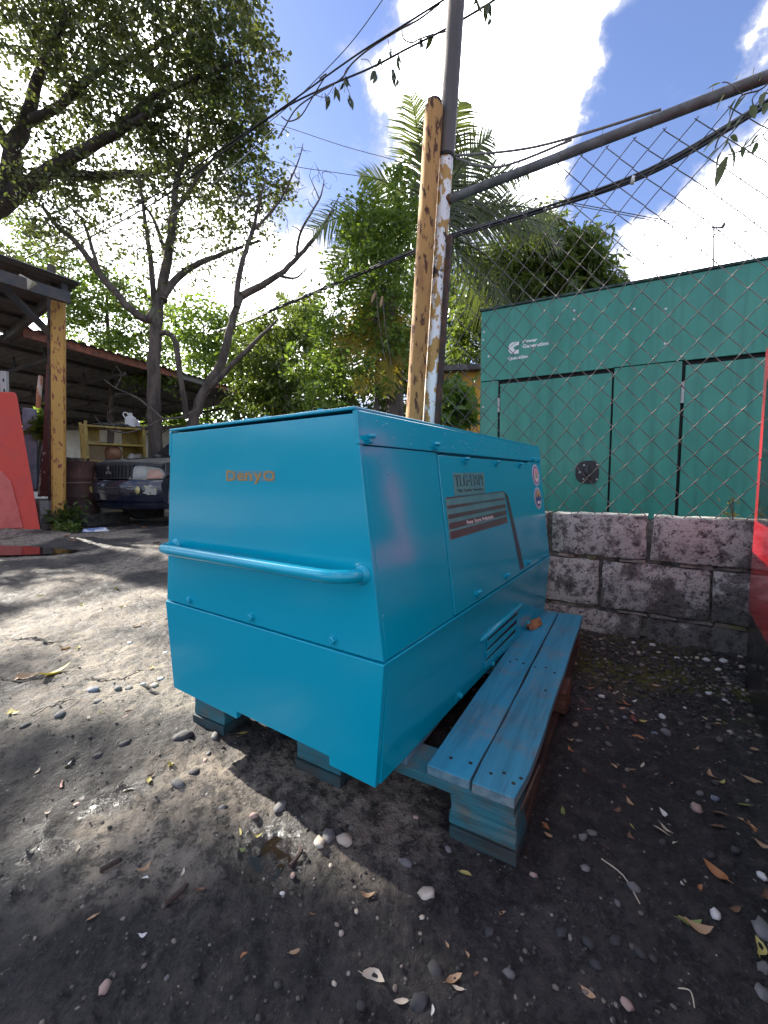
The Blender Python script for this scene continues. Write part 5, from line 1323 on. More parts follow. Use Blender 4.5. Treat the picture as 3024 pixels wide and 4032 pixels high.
# 1. the big rain tree, trunk just outside the frame on the left
def limb(pts): return [at(x, y, Y) for x, y, Y in pts]
tb0 = np.array([-9.9, 8.9, 0])
T1L = [([tb0, tb0 + np.array([.1, 0, 1.5]), at(-150, 520, 9.0), at(-60, 480, 8.8)], .34, .24),
       (limb([(-60, 480, 8.8), (0, 425, 8.7), (28, 330, 8.6), (55, 262, 8.5), (70, 215, 8.4), (100, 120, 8.2), (150, 20, 8)]), .20, .05),
       (limb([(-40, 470, 8.8), (40, 415, 8.6), (105, 372, 8.4), (165, 335, 8.3), (245, 290, 8.2), (310, 255, 8), (372, 228, 7.9)]), .17, .04),
       (limb([(105, 372, 8.4), (190, 380, 8.5), (262, 376, 8.6), (330, 372, 8.7), (400, 340, 8.8), (470, 300, 8.9)]), .10, .03),
       (limb([(60, 262, 8.5), (120, 235, 8.3), (200, 165, 8.1), (300, 120, 8), (400, 60, 7.9)]), .09, .025),
       (limb([(245, 290, 8.2), (330, 210, 8), (420, 170, 8), (520, 130, 8)]), .07, .02),
       (limb([(28, 330, 8.6), (-60, 200, 8.4), (-200, 90, 8.2)]), .12, .04),
       (limb([(-60, 480, 8.8), (-260, 380, 9.2), (-420, 240, 9.5)]), .15, .05)]
T1B = [B(60, 60, 8.3, 120, 46), B(190, 60, 8.2, 120, 46), B(330, 50, 8.1, 120, 46), B(455, 60, 8.1, 110, 42), B(520, 150, 8.2, 75, 26), B(90, 190, 8.4, 115, 34), B(230, 190, 8.2, 110, 40), B(370, 190, 8.1, 110, 44), B(480, 230, 8.3, 95, 34), B(545, 280, 8.5, 55, 14),
       B(60, 330, 8.6, 95, 22), B(180, 320, 8.5, 95, 26), B(300, 310, 8.4, 95, 26), B(420, 320, 8.5, 95, 28), B(520, 370, 8.7, 70, 18), B(600, 420, 8.8, 42, 9), B(120, 430, 8.7, 75, 14), B(390, 420, 8.8, 90, 16), B(500, 470, 8.9, 80, 14), B(40, 520, 9.2, 85, 18), B(90, -60, 8.2, 130, 30), B(300, -60, 8, 130, 30), B(450, -40, 8, 100, 20)]
# masses outside the frame on the left, which shade the yard
T1B += [((-9.2, 6.4, 4.2), (1.6, 1.8, 2.0), 110), ((-10.3, 6.4, 6.3), (2.0, 2.0, 1.8), 125), ((-8.9, 7.3, 5.6), (1.2, 1.5, 2.0), 95), ((-10.8, 7.8, 3.6), (1.6, 1.8, 1.8), 95), ((-10.0, 5.2, 5.0), (1.8, 1.6, 2.6), 110), ((-9.6, 4.4, 3.6), (1.4, 1.4, 1.8), 80), ((-11.0, 9.2, 6.2), (1.6, 2.0, 2.2), 95), ((-8.1, 6.3, 2.9), (.9, 1.0, 1.2), 36), ((-9.2, 8.0, 7.4), (1.6, 1.6, 1.3), 50)]
tree('rain_tree', 'huge spreading tree with thick dark limbs at the upper left', 'tree', tb0, T1L, T1B, L_RAIN, M_BARKD, 56, .088, aspect=.6, spread=.25, droop=.15, filt=True, twig_r=.022)

# 2. grey trunk behind the car, dividing into half-bare limbs
b2 = at(335, 1000, 8.2); b2[2] = 0
T2L = [([b2, at(337, 985, 8.2), at(333, 860, 8.2), at(334, 760, 8.2), at(340, 680, 8.2), at(348, 640, 8.2)], .135, .095),
       (limb([(345, 655, 8.2), (318, 690, 8.1), (270, 655, 8.0), (215, 590, 7.9), (165, 525, 7.8), (125, 490, 7.7), (95, 450, 7.6)]), .085, .03),
       (limb([(348, 650, 8.2), (362, 560, 8.2), (376, 460, 8.3), (380, 400, 8.3), (400, 330, 8.3), (410, 250, 8.4)]), .10, .02),
       (limb([(352, 640, 8.2), (395, 590, 8.3), (450, 560, 8.4), (505, 540, 8.5), (560, 520, 8.6)]), .075, .02),
       (limb([(340, 700, 8.2), (325, 560, 8.1), (310, 450, 8.1), (300, 380, 8.0)]), .06, .015),
       (limb([(338, 720, 8.2), (375, 730, 8.2), (392, 830, 8.2), (405, 905, 8.3)]), .05, .05),
       (limb([(215, 590, 7.9), (180, 480, 7.8), (140, 440, 7.7)]), .035, .012), (limb([(362, 560, 8.2), (330, 470, 8.2), (290, 420, 8.2)]), .045, .012), (limb([(376, 460, 8.3), (430, 380, 8.3), (470, 330, 8.4)]), .045, .012)]
T2B = [B(105, 455, 7.7, 55, 26), B(165, 500, 7.8, 50, 16), B(380, 470, 8.3, 130, 70), B(300, 480, 8.1, 110, 50), B(200, 520, 7.9, 80, 30), B(450, 480, 8.4, 100, 50), B(440, 330, 8.4, 90, 40), B(520, 560, 8.6, 60, 12), B(400, 600, 8.4, 60, 8), B(300, 640, 8.1, 50, 7)]
tree('half_bare_tree', 'grey-trunked tree with half-bare forking limbs behind the car', 'tree', b2, T2L, T2B, L_RAIN, M_BARK, 17, .085, aspect=.5, spread=.20, twig_r=.016)

# 3. leaning bare tree right of it
b3 = at(412, 1000, 8.0); b3[2] = 0
T3L = [([b3, at(412, 960, 8.0), at(420, 905, 8.0), at(440, 850, 8.0), at(478, 780, 8.0), at(500, 700, 8.1), at(520, 640, 8.2)], .11, .06),
       (limb([(520, 640, 8.2), (560, 620, 8.2), (600, 595, 8.2), (640, 560, 8.3), (690, 500, 8.4), (720, 455, 8.5)]), .075, .02),
       (limb([(510, 665, 8.1), (520, 580, 8.2), (545, 500, 8.2), (560, 440, 8.2), (575, 380, 8.3)]), .06, .012),
       (limb([(440, 850, 8), (520, 770, 7.9), (570, 720, 7.9), (600, 690, 7.9)]), .06, .015),
       (limb([(640, 560, 8.3), (650, 500, 8.3), (690, 430, 8.4), (700, 390, 8.4)]), .03, .008), (limb([(600, 595, 8.2), (640, 600, 8.2), (670, 570, 8.2)]), .03, .008),
       (limb([(690, 500, 8.4), (735, 420, 8.5)]), .02, .006), (limb([(690, 430, 8.4), (668, 380, 8.4)]), .014, .005), (limb([(545, 500, 8.2), (600, 440, 8.3), (640, 360, 8.3), (655, 310, 8.3)]), .028, .006)]
T3B = [B(690, 420, 8.4, 60, 46, sy=.5), B(640, 380, 8.3, 65, 44, sy=.5), B(650, 550, 8.3, 60, 30, sy=.5), B(560, 450, 8.2, 75, 40), B(600, 640, 8.2, 50, 14), B(480, 560, 8.2, 60, 24)]
tree('bare_tree', 'leaning leafless tree with forked dead branches in front of the sky', 'tree', b3, T3L, T3B, L_RAIN, M_BARK, 0, .1, twig_r=.013)
# low dead branches hanging before the shed
b5 = at(352, 905, 7.6)
dl = [(limb([(352, 905, 7.6), (300, 862, 7.5), (250, 838, 7.4), (225, 820, 7.4)]), .022, .006), (limb([(300, 862, 7.5), (262, 850, 7.5), (236, 862, 7.5)]), .012, .005), (limb([(352, 905, 7.6), (310, 925, 7.5), (265, 935, 7.4), (225, 922, 7.3), (205, 900, 7.3)]), .018, .005), (limb([(250, 838, 7.4), (262, 810, 7.4), (250, 790, 7.4)]), .010, .004), (limb([(265, 935, 7.4), (235, 910, 7.35), (232, 892, 7.3)]), .010, .004), (limb([(320, 875, 7.5), (330, 920, 7.5), (345, 965, 7.5)]), .012, .004), (limb([(352, 905, 7.6), (395, 900, 7.7), (430, 880, 7.8)]), .02, .012)]
tree('dead_branch', 'pale dead branch hanging low across the grey tree trunk', 'branch', b5, dl, [B(260, 840, 7.4, 40, 10, sy=.4)], L_RAIN, M_TWIG, 0, .1, twig_r=.008)

# background trees
def simple(name, label, x, ybase, Y, hpx, blobs, leafm, nleaf, size, **k):
    b = at(x, 1000, Y); b[2] = 0
    top = at(x + k.pop('lean', 0), hpx, Y)
    mid = (b + top) / 2 + np.array([.1, 0, 0])
    lim = [([b, mid, top], k.pop('r0', .11), .03)]
    tree(name, label, 'tree', b, lim, blobs, leafm, k.pop('bark', M_BARK), nleaf, size, **k)
simple('feathery_tree', 'light green feathery tree with brown pods left of the poles', 800, 0, 6.6, 520,
       [B(850, 430, 6.6, 50, 16), B(800, 500, 6.6, 75, 34), B(770, 560, 6.6, 60, 22), B(855, 560, 6.5, 70, 30), B(760, 470, 6.7, 45, 14), B(790, 640, 6.6, 85, 34), B(850, 680, 6.5, 70, 24), B(740, 720, 6.7, 70, 26), B(690, 780, 6.8, 70, 24), B(850, 780, 6.5, 70, 22), B(760, 830, 6.6, 80, 24), B(730, 600, 6.8, 40, 10), B(880, 470, 6.7, 40, 10), B(710, 860, 6.6, 60, 14)], L_LIGHT, 46, .075, spread=.17, twig_r=.012, r0=.06, aspect=.55)
simple('mango_tree', 'dense mango tree with drooping leaves left of the palm', 610, 0, 10.5, 720,
       [B(620, 760, 10.5, 80, 50, rz=90), B(560, 800, 10.5, 70, 40), B(640, 850, 10.4, 70, 40), B(640, 690, 10.6, 40, 18), B(560, 880, 10.5, 60, 24)], L_MANGO, 44, .19, aspect=.26, spread=.28, droop=.9)
simple('mango_tree', 'rounded mango tree rising behind the green enclosure', 1170, 0, 9.2, 560,
       [B(1130, 580, 9.2, 90, 62), B(1210, 570, 9.2, 75, 50), B(1270, 590, 9.2, 50, 28), B(1170, 510, 9.3, 45, 22), B(1060, 620, 9.1, 80, 40), B(1240, 520, 9.3, 35, 14), B(1150, 650, 9, 90, 36), B(1040, 720, 9, 60, 24), B(1290, 620, 9.2, 40, 14)], L_MANGO, 60, .20, aspect=.26, spread=.24, droop=.9)
simple('mimosa_tree', 'fine-leaved green tree rising behind the shed roof', 230, 0, 11.5, 640,
       [B(200, 640, 11.5, 70, 40), B(270, 680, 11.5, 80, 50), B(180, 720, 11.5, 70, 34), B(290, 760, 11.4, 70, 34), B(60, 560, 11.8, 80, 30), B(10, 520, 11.8, 60, 20), B(340, 790, 11.4, 60, 24), B(130, 600, 11.7, 60, 20)], L_LIGHT, 58, .11, spread=.26, aspect=.5)
simple('broadleaf_tree', 'bushy green tree filling the gap between grey trunks', 440, 0, 17, 700,
       [B(440, 720, 17, 70, 50), B(510, 740, 17, 60, 40), B(380, 700, 17.2, 60, 30), B(460, 830, 17, 80, 60), B(540, 830, 16.8, 60, 30), B(360, 900, 17, 60, 40), B(430, 920, 17, 60, 40), B(560, 730, 17, 40, 18)], L_LIGHT, 40, .20, spread=.42)
simple('broadleaf_shrub', 'glossy broad-leaved shrub at the foot of the yellow house', 985, 0, 5.2, 860,
       [B(960, 870, 5.2, 34, 14), B(1000, 880, 5.3, 34, 14), B(985, 850, 5.3, 28, 8), B(955, 820, 5.6, 26, 6), B(940, 890, 5.2, 26, 8)], L_LIGHT, 16, .17, aspect=.34, spread=.13, droop=.9, r0=.02)
simple('dark_tree', 'dark shaded trees standing low behind the generator', 660, 0, 12.5, 800,
       [B(600, 880, 12.5, 90, 40), B(690, 830, 12.5, 90, 50), B(780, 880, 12.4, 80, 40), B(860, 860, 12.4, 70, 36), B(940, 760, 12.6, 90, 44), B(900, 640, 12.8, 80, 30), B(980, 660, 12.8, 70, 26), B(820, 760, 12.6, 70, 26)], L_DARK, 46, .20, spread=.36, aspect=.4)
# pods on the feathery tree
for (x, y, dx, dy, lb) in ((812, 628, 10, 26, 'upper dry brown seed pod hanging on the feathery tree'), (826, 640, 4, 24, 'lower dry brown seed pod hanging on the feathery tree')):
    p = at(x, y, 6.0); q = at(x - dx, y + dy, 6.0); o = thing('seed_pod', lb, 'seed pod', tuple(p)); obj('pod', MB().tube([p, (p + q) / 2, q], [.012, .024, .008], 8).shift(p), mat('dry_pod', (.34, .22, .12), rough=.8), o, smooth=60)
    obj('stalk', MB().tube([p, p + np.array([.03, .0, -.35]), p + np.array([.12, 0.1, -.9])], .007, 5).shift(p), M_TWIG, o)

# palms
def palm(label, crown, base, fronds, leafm, L, wl_=.5, group=None, ypalm=False, name='coconut_palm'):
    o = thing(name, label, 'palm tree', tuple(base), 0, group)
    crown = np.asarray(crown, float); base = np.asarray(base, float)
    obj('trunk', MB().tube(smoothpath([base, (base + crown) / 2 + np.array([.15, 0, 0]), crown], 6), [.14] * 13 if True else .1, 10).shift(base), M_BARK, o, smooth=60)
    for (az, el, ln, bend) in fronds:
        az = math.radians(az); el = math.radians(el); d = np.array([math.sin(az) * math.cos(el), -.25 * math.cos(az), math.sin(el)]); d /= np.linalg.norm(d)
        n = 15; P = []; cur = crown.copy(); dd = d.copy()
        for k in range(n + 1):
            P.append(cur.copy()); cur = cur + dd * ln / n; dd = dd + np.array([0, 0, -bend / n]); dd /= np.linalg.norm(dd)
        mb = MB(); mb.tube(P, [.028 * (1 - .85 * k / n) for k in range(n + 1)], 5)
        for j in range(52):
            t = .10 + .89 * j / 51; f = t * n; i = min(int(f), n - 1); q = P[i] + (P[i + 1] - P[i]) * (f - i); tg = P[i + 1] - P[i]; tg /= np.linalg.norm(tg)
            sd = np.cross(tg, np.array([.25, -.9, .35])); sd /= np.linalg.norm(sd); up = np.cross(sd, tg)
            ll = wl_ * math.sin(PI * (.10 + .86 * t)) ** .7 * random.uniform(.85, 1.1)
            for s in (-1, 1):
                dr = sd * s * .86 + tg * .55 + np.array([0, 0, -.12]) + rng.normal(0, .05, 3); dr /= np.linalg.norm(dr)
                w = tg * .0155 * random.uniform(.8, 1.25); m1 = q + dr * ll * .55; e = q + dr * ll + np.array([0, 0, -.14 * ll])
                mb.add([q - w, q + w, m1 + w * .9, e, m1 - w * .9], [(0, 1, 2, 3, 4)])
        obj('frond', mb.shift(base), leafm, o)
    return o
Yp = 8.2; c = at(930, 498, Yp); b = c.copy(); b[2] = 0; b[0] -= .2
palm('tall coconut palm with arching fronds behind the leaning poles', c, b, [(-38, 78, 1.95, 1.0), (28, 74, 1.85, 1.1), (-60, 55, 1.6, 1.4), (55, 52, 2.0, 1.6), (75, 30, 2.4, 1.1), (88, 12, 2.5, .7), (-75, 28, 2.3, 1.2), (100, -12, 2.3, .9), (-85, 5, 2.2, 1.1), (-100, -22, 2.0, 1.0), (110, -40, 2.0, .7), (10, 85, 1.6, .9), (70, 45, 1.9, 1.9), (45, 65, 1.7, 1.4), (80, -25, 2.0, .9), (62, 20, 2.3, 1.0)], L_PALM, 2.4, wl_=.78)
c = at(832, 625, 6.75); b = c.copy(); b[2] = 0
palm('palm with hanging yellowed fronds behind the feathery tree', c, b, [(-30, -58, 1.7, .5), (10, -78, 1.7, .3), (-55, -42, 1.4, .6), (35, -62, 1.3, .4)], L_YPALM, 1.8, wl_=.42)
c = at(662, 745, 13); b = c.copy(); b[2] = 0
palm('small distant palm beyond the mango tree', c, b, [(-30, 62, 1.6, 1.2), (25, 68, 1.5, 1.2), (-70, 30, 1.7, 1.2), (70, 30, 1.7, 1.2), (-95, -5, 1.5, 1.0), (95, -10, 1.5, 1.0), (0, 80, 1.4, .8), (50, 50, 1.6, 1.3)], L_PALM, 1.6, wl_=.5)

# far wood closing the horizon
def far_wood():
    n = 15000; az = np.radians(rng.uniform(-110, 110, n)); r = rng.uniform(24, 32, n); hmax = 2.6 + 2.2 * fbm(az * 6 + 3, r * 0 + 2.0, 3)
    P = np.stack([r * np.sin(az), r * np.cos(az), rng.uniform(0, 1, n) ** .8 * hmax], -1)
    o = leaves_mesh('far_wood', P, .75, L_FAR, None, .6, .2); tag(o, 'far-off wood seen as one green mass beyond the yard', 'wood')
far_wood()
# shrubs at the drum and climbing weed on the scrap
def bush(name, label, c, n, size, leafm, rad, stems=7, asp=.4):
    c = np.asarray(c, float); o = thing(name, label, 'plant', tuple(c)); st = MB(); P = []
    for k in range(stems):
        e = np.array([random.uniform(-1, 1) * rad[0], random.uniform(-1, 1) * rad[1], random.uniform(.4, 1) * rad[2]])
        pa = smoothpath([np.zeros(3), e * .5 + np.array([0, 0, .1 * rad[2]]), e], 4); st.tube(pa, [min(.006, .02 * rad[2])] * len(pa), 5)
        for q in pa[3:]: P.append(np.repeat(q[None], n, 0) + rng.normal(0, min(.05, .18 * rad[2]), (n, 3)))
    obj('stems', st, M_TWIG, o); leaves_mesh('foliage', np.concatenate(P), size, leafm, o, asp, .3)
bush('weed_shrub', 'dark green leafy weed growing at the foot of the drum', D3(150, 1125, 6.25) * np.array([1, 1, 0]), 6, .10, L_DARK, (.18, .14, .36), 9)
bush('creeper', 'broad-leaved creeper climbing the scrap behind the red barrier', D3(92, 960, 6.55), 8, .10, L_LIGHT, (.14, .10, .50), 9, .7)
bush('ground_weed', 'low green weed on the dirt in front of the drum', D3(160, 1138, 6.0) * np.array([1, 1, 0]), 5, .06, L_LIGHT, (.30, .15, .12), 8)

# ------------------------------------------------------------------ cables, ropes and vines overhead
M_CABLE = flat('black_cable_sheath', (.016, .016, .018), .5); M_ROPE = mat('grey_rope', (.17, .16, .15), rough=.9, var=.15); M_GREYW = flat('thin_grey_wire', (.10, .10, .105), .5)
def cable_thing(name, label, cat, lines, m, group=None, part='cable'):
    p0 = lines[0][0][0]; o = thing(name, label, cat, tuple(p0), 0, group)
    for (pts, r) in lines: obj(part, MB().tube(smoothpath(pts, 8), r, 6, cap=True).shift(p0), m, o, smooth=80)
    return o, np.asarray(p0, float)
# thick bundle behind the fence
bp_ = [(1720, 178, 2.5), (1659, 222, 2.65), (1400, 372, 3.3), (1180, 450, 4.0), (975, 510, 4.8), (890, 545, 5.3), (760, 598, 6.2), (640, 648, 7.2), (540, 690, 8.4), (470, 716, 9.6)]
lines = []
for k in range(4):
    a = 2 * PI * k / 4; off = lambda i: np.array([0, .010 * math.cos(a + i * .9), .019 * math.sin(a + i * .9)])
    lines.append(([at(*q) + off(i) for i, q in enumerate(bp_)], .0105))
o, p0 = cable_thing('cable_bundle', 'thick bundle of black cables strung behind the fence and poles', 'cables', lines, M_CABLE)
for (x, y, Y) in ((1368, 389, 3.4), (1200, 440, 3.95), (740, 606, 6.4), (668, 637, 6.95), (1545, 290, 2.95)):
    c = at(x, y, Y); obj('cable_tie', MB().tube([c - np.array([.012, -.006, -.004]), c + np.array([.012, -.006, -.004])], .030, 8).shift(p0), M_WHITE, o, smooth=60)
# two vine-wrapped lines across the sky
u1 = [(1100, -90, 5.0), (950, 5, 5.4), (860, 62, 5.7), (780, 112, 6.0), (700, 168, 6.3), (600, 240, 6.7), (480, 320, 7.2), (330, 425, 7.9), (180, 500, 8.7), (50, 560, 9.4)]
u2 = [(1160, -65, 5.0), (1060, 5, 5.2), (960, 64, 5.4), (880, 105, 5.7), (800, 147, 6.0), (700, 190, 6.35), (600, 242, 6.75), (480, 330, 7.2), (330, 440, 8.0), (180, 520, 8.8)]
cable_thing('overhead_cable', 'upper overhead cable wrapped by a thin vine', 'cable', [([at(*q) for q in u1], .011)], M_CABLE)
cable_thing('overhead_cable', 'lower overhead cable running past the tall pole', 'cable', [([at(*q) for q in u2], .012)], M_CABLE)
cable_thing('overhead_wire', 'single thin wire climbing steeply to the top of the picture', 'wire', [([at(870, -70, 5.6), at(826, 0, 5.8), at(760, 90, 6.1), at(690, 165, 6.5), at(620, 232, 6.9), at(560, 280, 7.3)], .006)], M_GREYW)
cable_thing('overhead_wire', 'higher of two thin wires left of the palm', 'wire', [([at(560, 262, 9.5), at(610, 272, 9), at(740, 315, 8.4), at(850, 345, 7.8), at(905, 362, 7.4)], .006)], M_GREYW)
cable_thing('overhead_wire', 'lower of two thin wires left of the palm', 'wire', [([at(560, 340, 9.5), at(640, 360, 9), at(740, 375, 8.4), at(840, 390, 7.8), at(905, 402, 7.4)], .006)], M_GREYW)
cable_thing('overhead_wire', 'twin distant wire sagging behind the chain-link mesh', 'wire', [([at(1180, 428, 12), at(1300, 450, 12), at(1450, 478, 12), at(1580, 496, 12), at(1720, 515, 12)], .012), ([at(1180, 432, 12), at(1300, 455, 12), at(1450, 483, 12), at(1580, 502, 12), at(1720, 521, 12)], .010)], M_GREYW, part='wire')
p = at(1541, 595, 12); q = at(1542, 492, 12); o = thing('antenna_mast', 'thin distant mast behind the green enclosure roof', 'mast', (p[0], p[1], 0))
obj('mast', MB().tube([(p[0], p[1], 0), p, q], .022, 6).shift((p[0], p[1], 0)), M_GREYW, o); obj('crossarm', MB().tube([q + np.array([-.06, 0, 0]), q + np.array([.28, 0, .02])], .02, 6).shift((p[0], p[1], 0)), M_GREYW, o)
obj('insulator', MB().lathe([(.03, 0), (.05, .05), (.03, .1), (0, .11)], 8, q + np.array([.26, 0, .02])).shift((p[0], p[1], 0)), M_GREYW, o)
# bright thin wires catching light by the trees
cable_thing('overhead_wire', 'pale thin wire slanting through the tree crown', 'wire', [([at(590, 280, 7.4), at(520, 345, 7.6), at(420, 430, 7.9), at(320, 500, 8.2), at(215, 590, 8.6)], .007)], mat('bright_bare_wire', (.55, .55, .55), rough=.25, metal=.9, var=0))
# ropes from sleeve to rail
S0 = SLEEVE + np.array([.05, -.02, -.01])
r1 = onplane(1428, 243, FPL, WH); r2 = onplane(1235, 308, FPL, WH)
cable_thing('rope', 'upper grey rope tied from the tall pole to the fence rail', 'rope', [([S0, S0 + (r1 - S0) * .45 + np.array([0, 0, -.035]), r1 + np.array([0, 0, .012])], .0055)], M_ROPE, part='rope_strand')
cable_thing('rope', 'lower sagging grey rope tied from the tall pole to the fence rail', 'rope', [([S0 + np.array([0, 0, -.012]), S0 + (r2 - S0) * .4 + np.array([0, 0, -.075]), r2 + np.array([0, 0, .012])], .0055)], M_ROPE, part='rope_strand')

# vine leaves: built one by one
def leafshape(L, W, curl=.2, n=4, tip=1.0):
    vs = []; fs = []
    for i in range(n + 1):
        t = i / n; w = W * math.sin(PI * min(1, t * .93 + .07)) ** .8 * (1 - t * .35) * (0.02 if i == n else 1); z = -curl * L * t * t
        vs += [(-w, L * t, z + w * .35), (0, L * t, z), (w, L * t, z + w * .35)]
    for i in range(n):
        for k in range(2): a = i * 3 + k; fs.append((a, a + 1, a + 4, a + 3))
    return vs, fs
def orient(vs, p, d, roll=0.0):
    d = np.asarray(d, float); d /= np.linalg.norm(d); ref = np.array([0, 0, 1.0]) if abs(d[2]) < .95 else np.array([1.0, 0, 0])
    x = np.cross(d, ref); x /= np.linalg.norm(x); z = np.cross(x, d); x2 = x * math.cos(roll) + z * math.sin(roll); z2 = -x * math.sin(roll) + z * math.cos(roll)
    return [np.asarray(p) + x2 * a + d * b + z2 * c for a, b, c in vs]
L_VINE = leafmat('dark_vine_leaf', (.030, .045, .022), (.055, .070, .030), trans=.25)
L_FVINE = leafmat('fence_vine_leaf', (.075, .10, .055), (.11, .135, .07), trans=.35)
def vine(label, stems, leaves_, leafm, name='climbing_vine'):
    p0 = np.asarray(stems[0][0][0], float); o = thing(name, label, 'vine', tuple(p0))
    for (pts, r) in stems: obj('stem', MB().tube(smoothpath(pts, 5), r, 5).shift(p0), M_TWIG if name != 'fence' else M_TWIG, o, smooth=80)
    for (p, d, L, W, rl) in leaves_:
        vs, fs = leafshape(L, W, random.uniform(.05, .35)); obj('leaf', MB().add(orient(vs, p, d, rl), fs).shift(p0), leafm, o, smooth=60)
def dn(): return (random.uniform(-.5, .5), random.uniform(-.4, .4), -1)
# overhead vine between the two cables
Yv = lambda x: 5.4 + (960 - x) / 260 * .95
av = lambda x, y: at(x, y, Yv(x))
stems = [([av(950, 8), av(905, 42), av(860, 66), av(800, 104), av(760, 138), av(735, 172), av(680, 205), av(640, 235), av(615, 275), av(600, 300)], .010),
         ([av(868, 66), av(872, 84), av(890, 92), av(905, 85), av(930, 76), av(965, 68)], .008), ([av(690, 170), av(705, 160), av(690, 185), av(672, 215), av(650, 250), av(625, 262), av(608, 252)], .009),
         ([av(838, 85), av(842, 105), av(850, 118)], .004), ([av(845, 120), av(852, 140), av(858, 168)], .004), ([av(760, 140), av(748, 150), av(740, 172)], .005), ([av(780, 128), av(795, 130), av(806, 150)], .004), ([av(812, 122), av(818, 138), av(822, 150)], .004), ([av(740, 175), av(750, 190), av(756, 205)], .004), ([av(680, 205), av(700, 210), av(712, 200), av(722, 182)], .004), ([av(903, 40), av(906, 70), av(908, 86)], .005)]
lv = []
for (x, y, n) in ((822, 125, 4), (810, 155, 3), (850, 150, 3), (853, 168, 4), (842, 105, 2), (738, 178, 4), (722, 190, 3), (755, 208, 5), (707, 208, 3), (908, 82, 3), (930, 70, 2), (862, 120, 2), (745, 165, 2), (700, 198, 2), (1052, 8, 3), (1055, 38, 2), (1030, -5, 3)):
    for k in range(n):
        L = random.uniform(.09, .17); lv.append((av(x + random.uniform(-5, 5), y + random.uniform(-6, 6)), dn(), L, L * .24, random.uniform(0, 6)))
stems.append(([av(1040, 12), av(1050, 22), av(1054, 40)], .004))
vine('thin twisting vine with small dark leaves along the overhead cables', stems, lv, L_VINE)
# fence vine at the upper right
fv = lambda x, y, d=.02: fp(x, y, d)
stems = [([fv(1659, 180), fv(1640, 195), fv(1605, 205), fv(1590, 225), fv(1578, 255), fv(1566, 285), fv(1552, 300), fv(1545, 320)], .0028), ([fv(1720, 250), fv(1680, 262), fv(1655, 285), fv(1625, 310), fv(1590, 330), fv(1570, 335)], .0025), ([fv(1640, 195), fv(1625, 215), fv(1632, 235)], .002), ([fv(1605, 205), fv(1575, 180), fv(1560, 178)], .002), ([fv(1650, 290), fv(1652, 300), fv(1660, 305)], .002)]
lv = []
for (x, y, dx, dz, L, W) in ((1555, 296, -.9, -.3, .062, .020), (1551, 320, -.6, -.5, .050, .017), (1558, 330, -.45, -1, .10, .020), (1572, 338, -.3, -1, .105, .022), (1580, 322, .35, -1, .085, .016), (1572, 308, .5, -.8, .045, .015), (1577, 296, .6, -.8, .04, .016), (1570, 300, -.2, -1, .05, .014), (1618, 300, -.6, -.9, .055, .013), (1632, 308, -.2, -1, .05, .015), (1601, 318, .2, -1, .045, .014), (1607, 330, .8, -.3, .035, .010), (1640, 290, -.7, -.7, .06, .014), (1556, 180, -1, -.1, .045, .014), (1565, 205, -.6, -.9, .055, .016), (1590, 215, -.5, -.8, .055, .014), (1612, 205, -.8, -.7, .06, .014), (1622, 228, .5, -.8, .05, .016), (1608, 248, -.7, -.6, .055, .014), (1655, 200, -.5, -.9, .05, .018), (1650, 225, .2, -1, .045, .015), (1576, 262, -.1, -1, .03, .008), (1640, 175, .3, 1, .03, .008), (1590, 172, .6, .7, .03, .007)):
    lv.append((fv(x, y, .03), (dx * .8, dx * -.5 + random.uniform(-.3, .3), dz), L, W, random.uniform(-.6, .6)))
vine('flowering vine with grey-green leaves hanging on the fence mesh', stems, lv, L_FVINE, name='fence_vine')
# weed on the wall top
wp_ = fp(1583, 1128, .03); bush('wall_weed', 'small yellow-green weed sprouting from the wall top by the red machine', wp_, 1, .020, leafmat('pale_weed_leaf', (.22, .26, .06), (.30, .30, .10), trans=.3), (.03, .02, .11), 3, .5)

# ------------------------------------------------------------------ fallen leaves, stones and litter on the ground
LC = {'tan': ((.46, .30, .17), (.36, .22, .12)), 'brown': ((.20, .10, .055), (.13, .065, .04)), 'orange-brown': ((.42, .18, .06), (.32, .13, .05)), 'yellow': ((.50, .42, .12), (.40, .34, .10)), 'green': ((.14, .21, .05), (.24, .28, .08)), 'pale': ((.60, .52, .42), (.48, .40, .30)), 'reddish': ((.24, .06, .045), (.17, .05, .035)), 'whitish': ((.66, .65, .62), (.56, .54, .50))}
LMAT = {k: leafmat(k.replace('-', '_') + '_fallen_leaf', a, b, trans=.15, rough=.6) for k, (a, b) in LC.items()}
r_ = random.Random(11)
def subplace(place, u, v):
    if 'right of the pallet' in place:
        if u < 2280: return place + (', close to its front corner' if v < 3500 else ', below its front corner')
        if u > 2700: return place + (', near the red machine' if v < 3330 else (', at the right edge' if v < 3700 else ', in the bottom right corner'))
        return place + (', half way to the wall' if v < 3200 else (', on the open patch' if v < 3560 else ', along the bottom'))
    if 'before the' in place:
        if u < 900: return place + ', left of the puddle' if v < 3600 else place + ', in the bottom left corner'
        if v < 3330: return place + ', round the puddle'
        return place + (', below the pallet block' if u > 1650 else (', below the puddle' if v < 3650 else ', along the bottom edge'))
    if 'left of the generator' in place:
        if v < 2560: return place + ', on the sunlit strip'
        if v > 2900: return place + (', by the puddle' if u > 500 else ', towards the bottom left')
        return place + (', beside its left corner' if u > 420 else ', by the left edge')
    if 'block wall' in place:
        if v < 2650: return place + ', right at its foot'
        if u < 2480: return place + ', next to the pallet'
        return place + (', in the middle' if u < 2720 else ', next to the red machine')
    return place + (', by the post' if u < 400 else ', by the car')
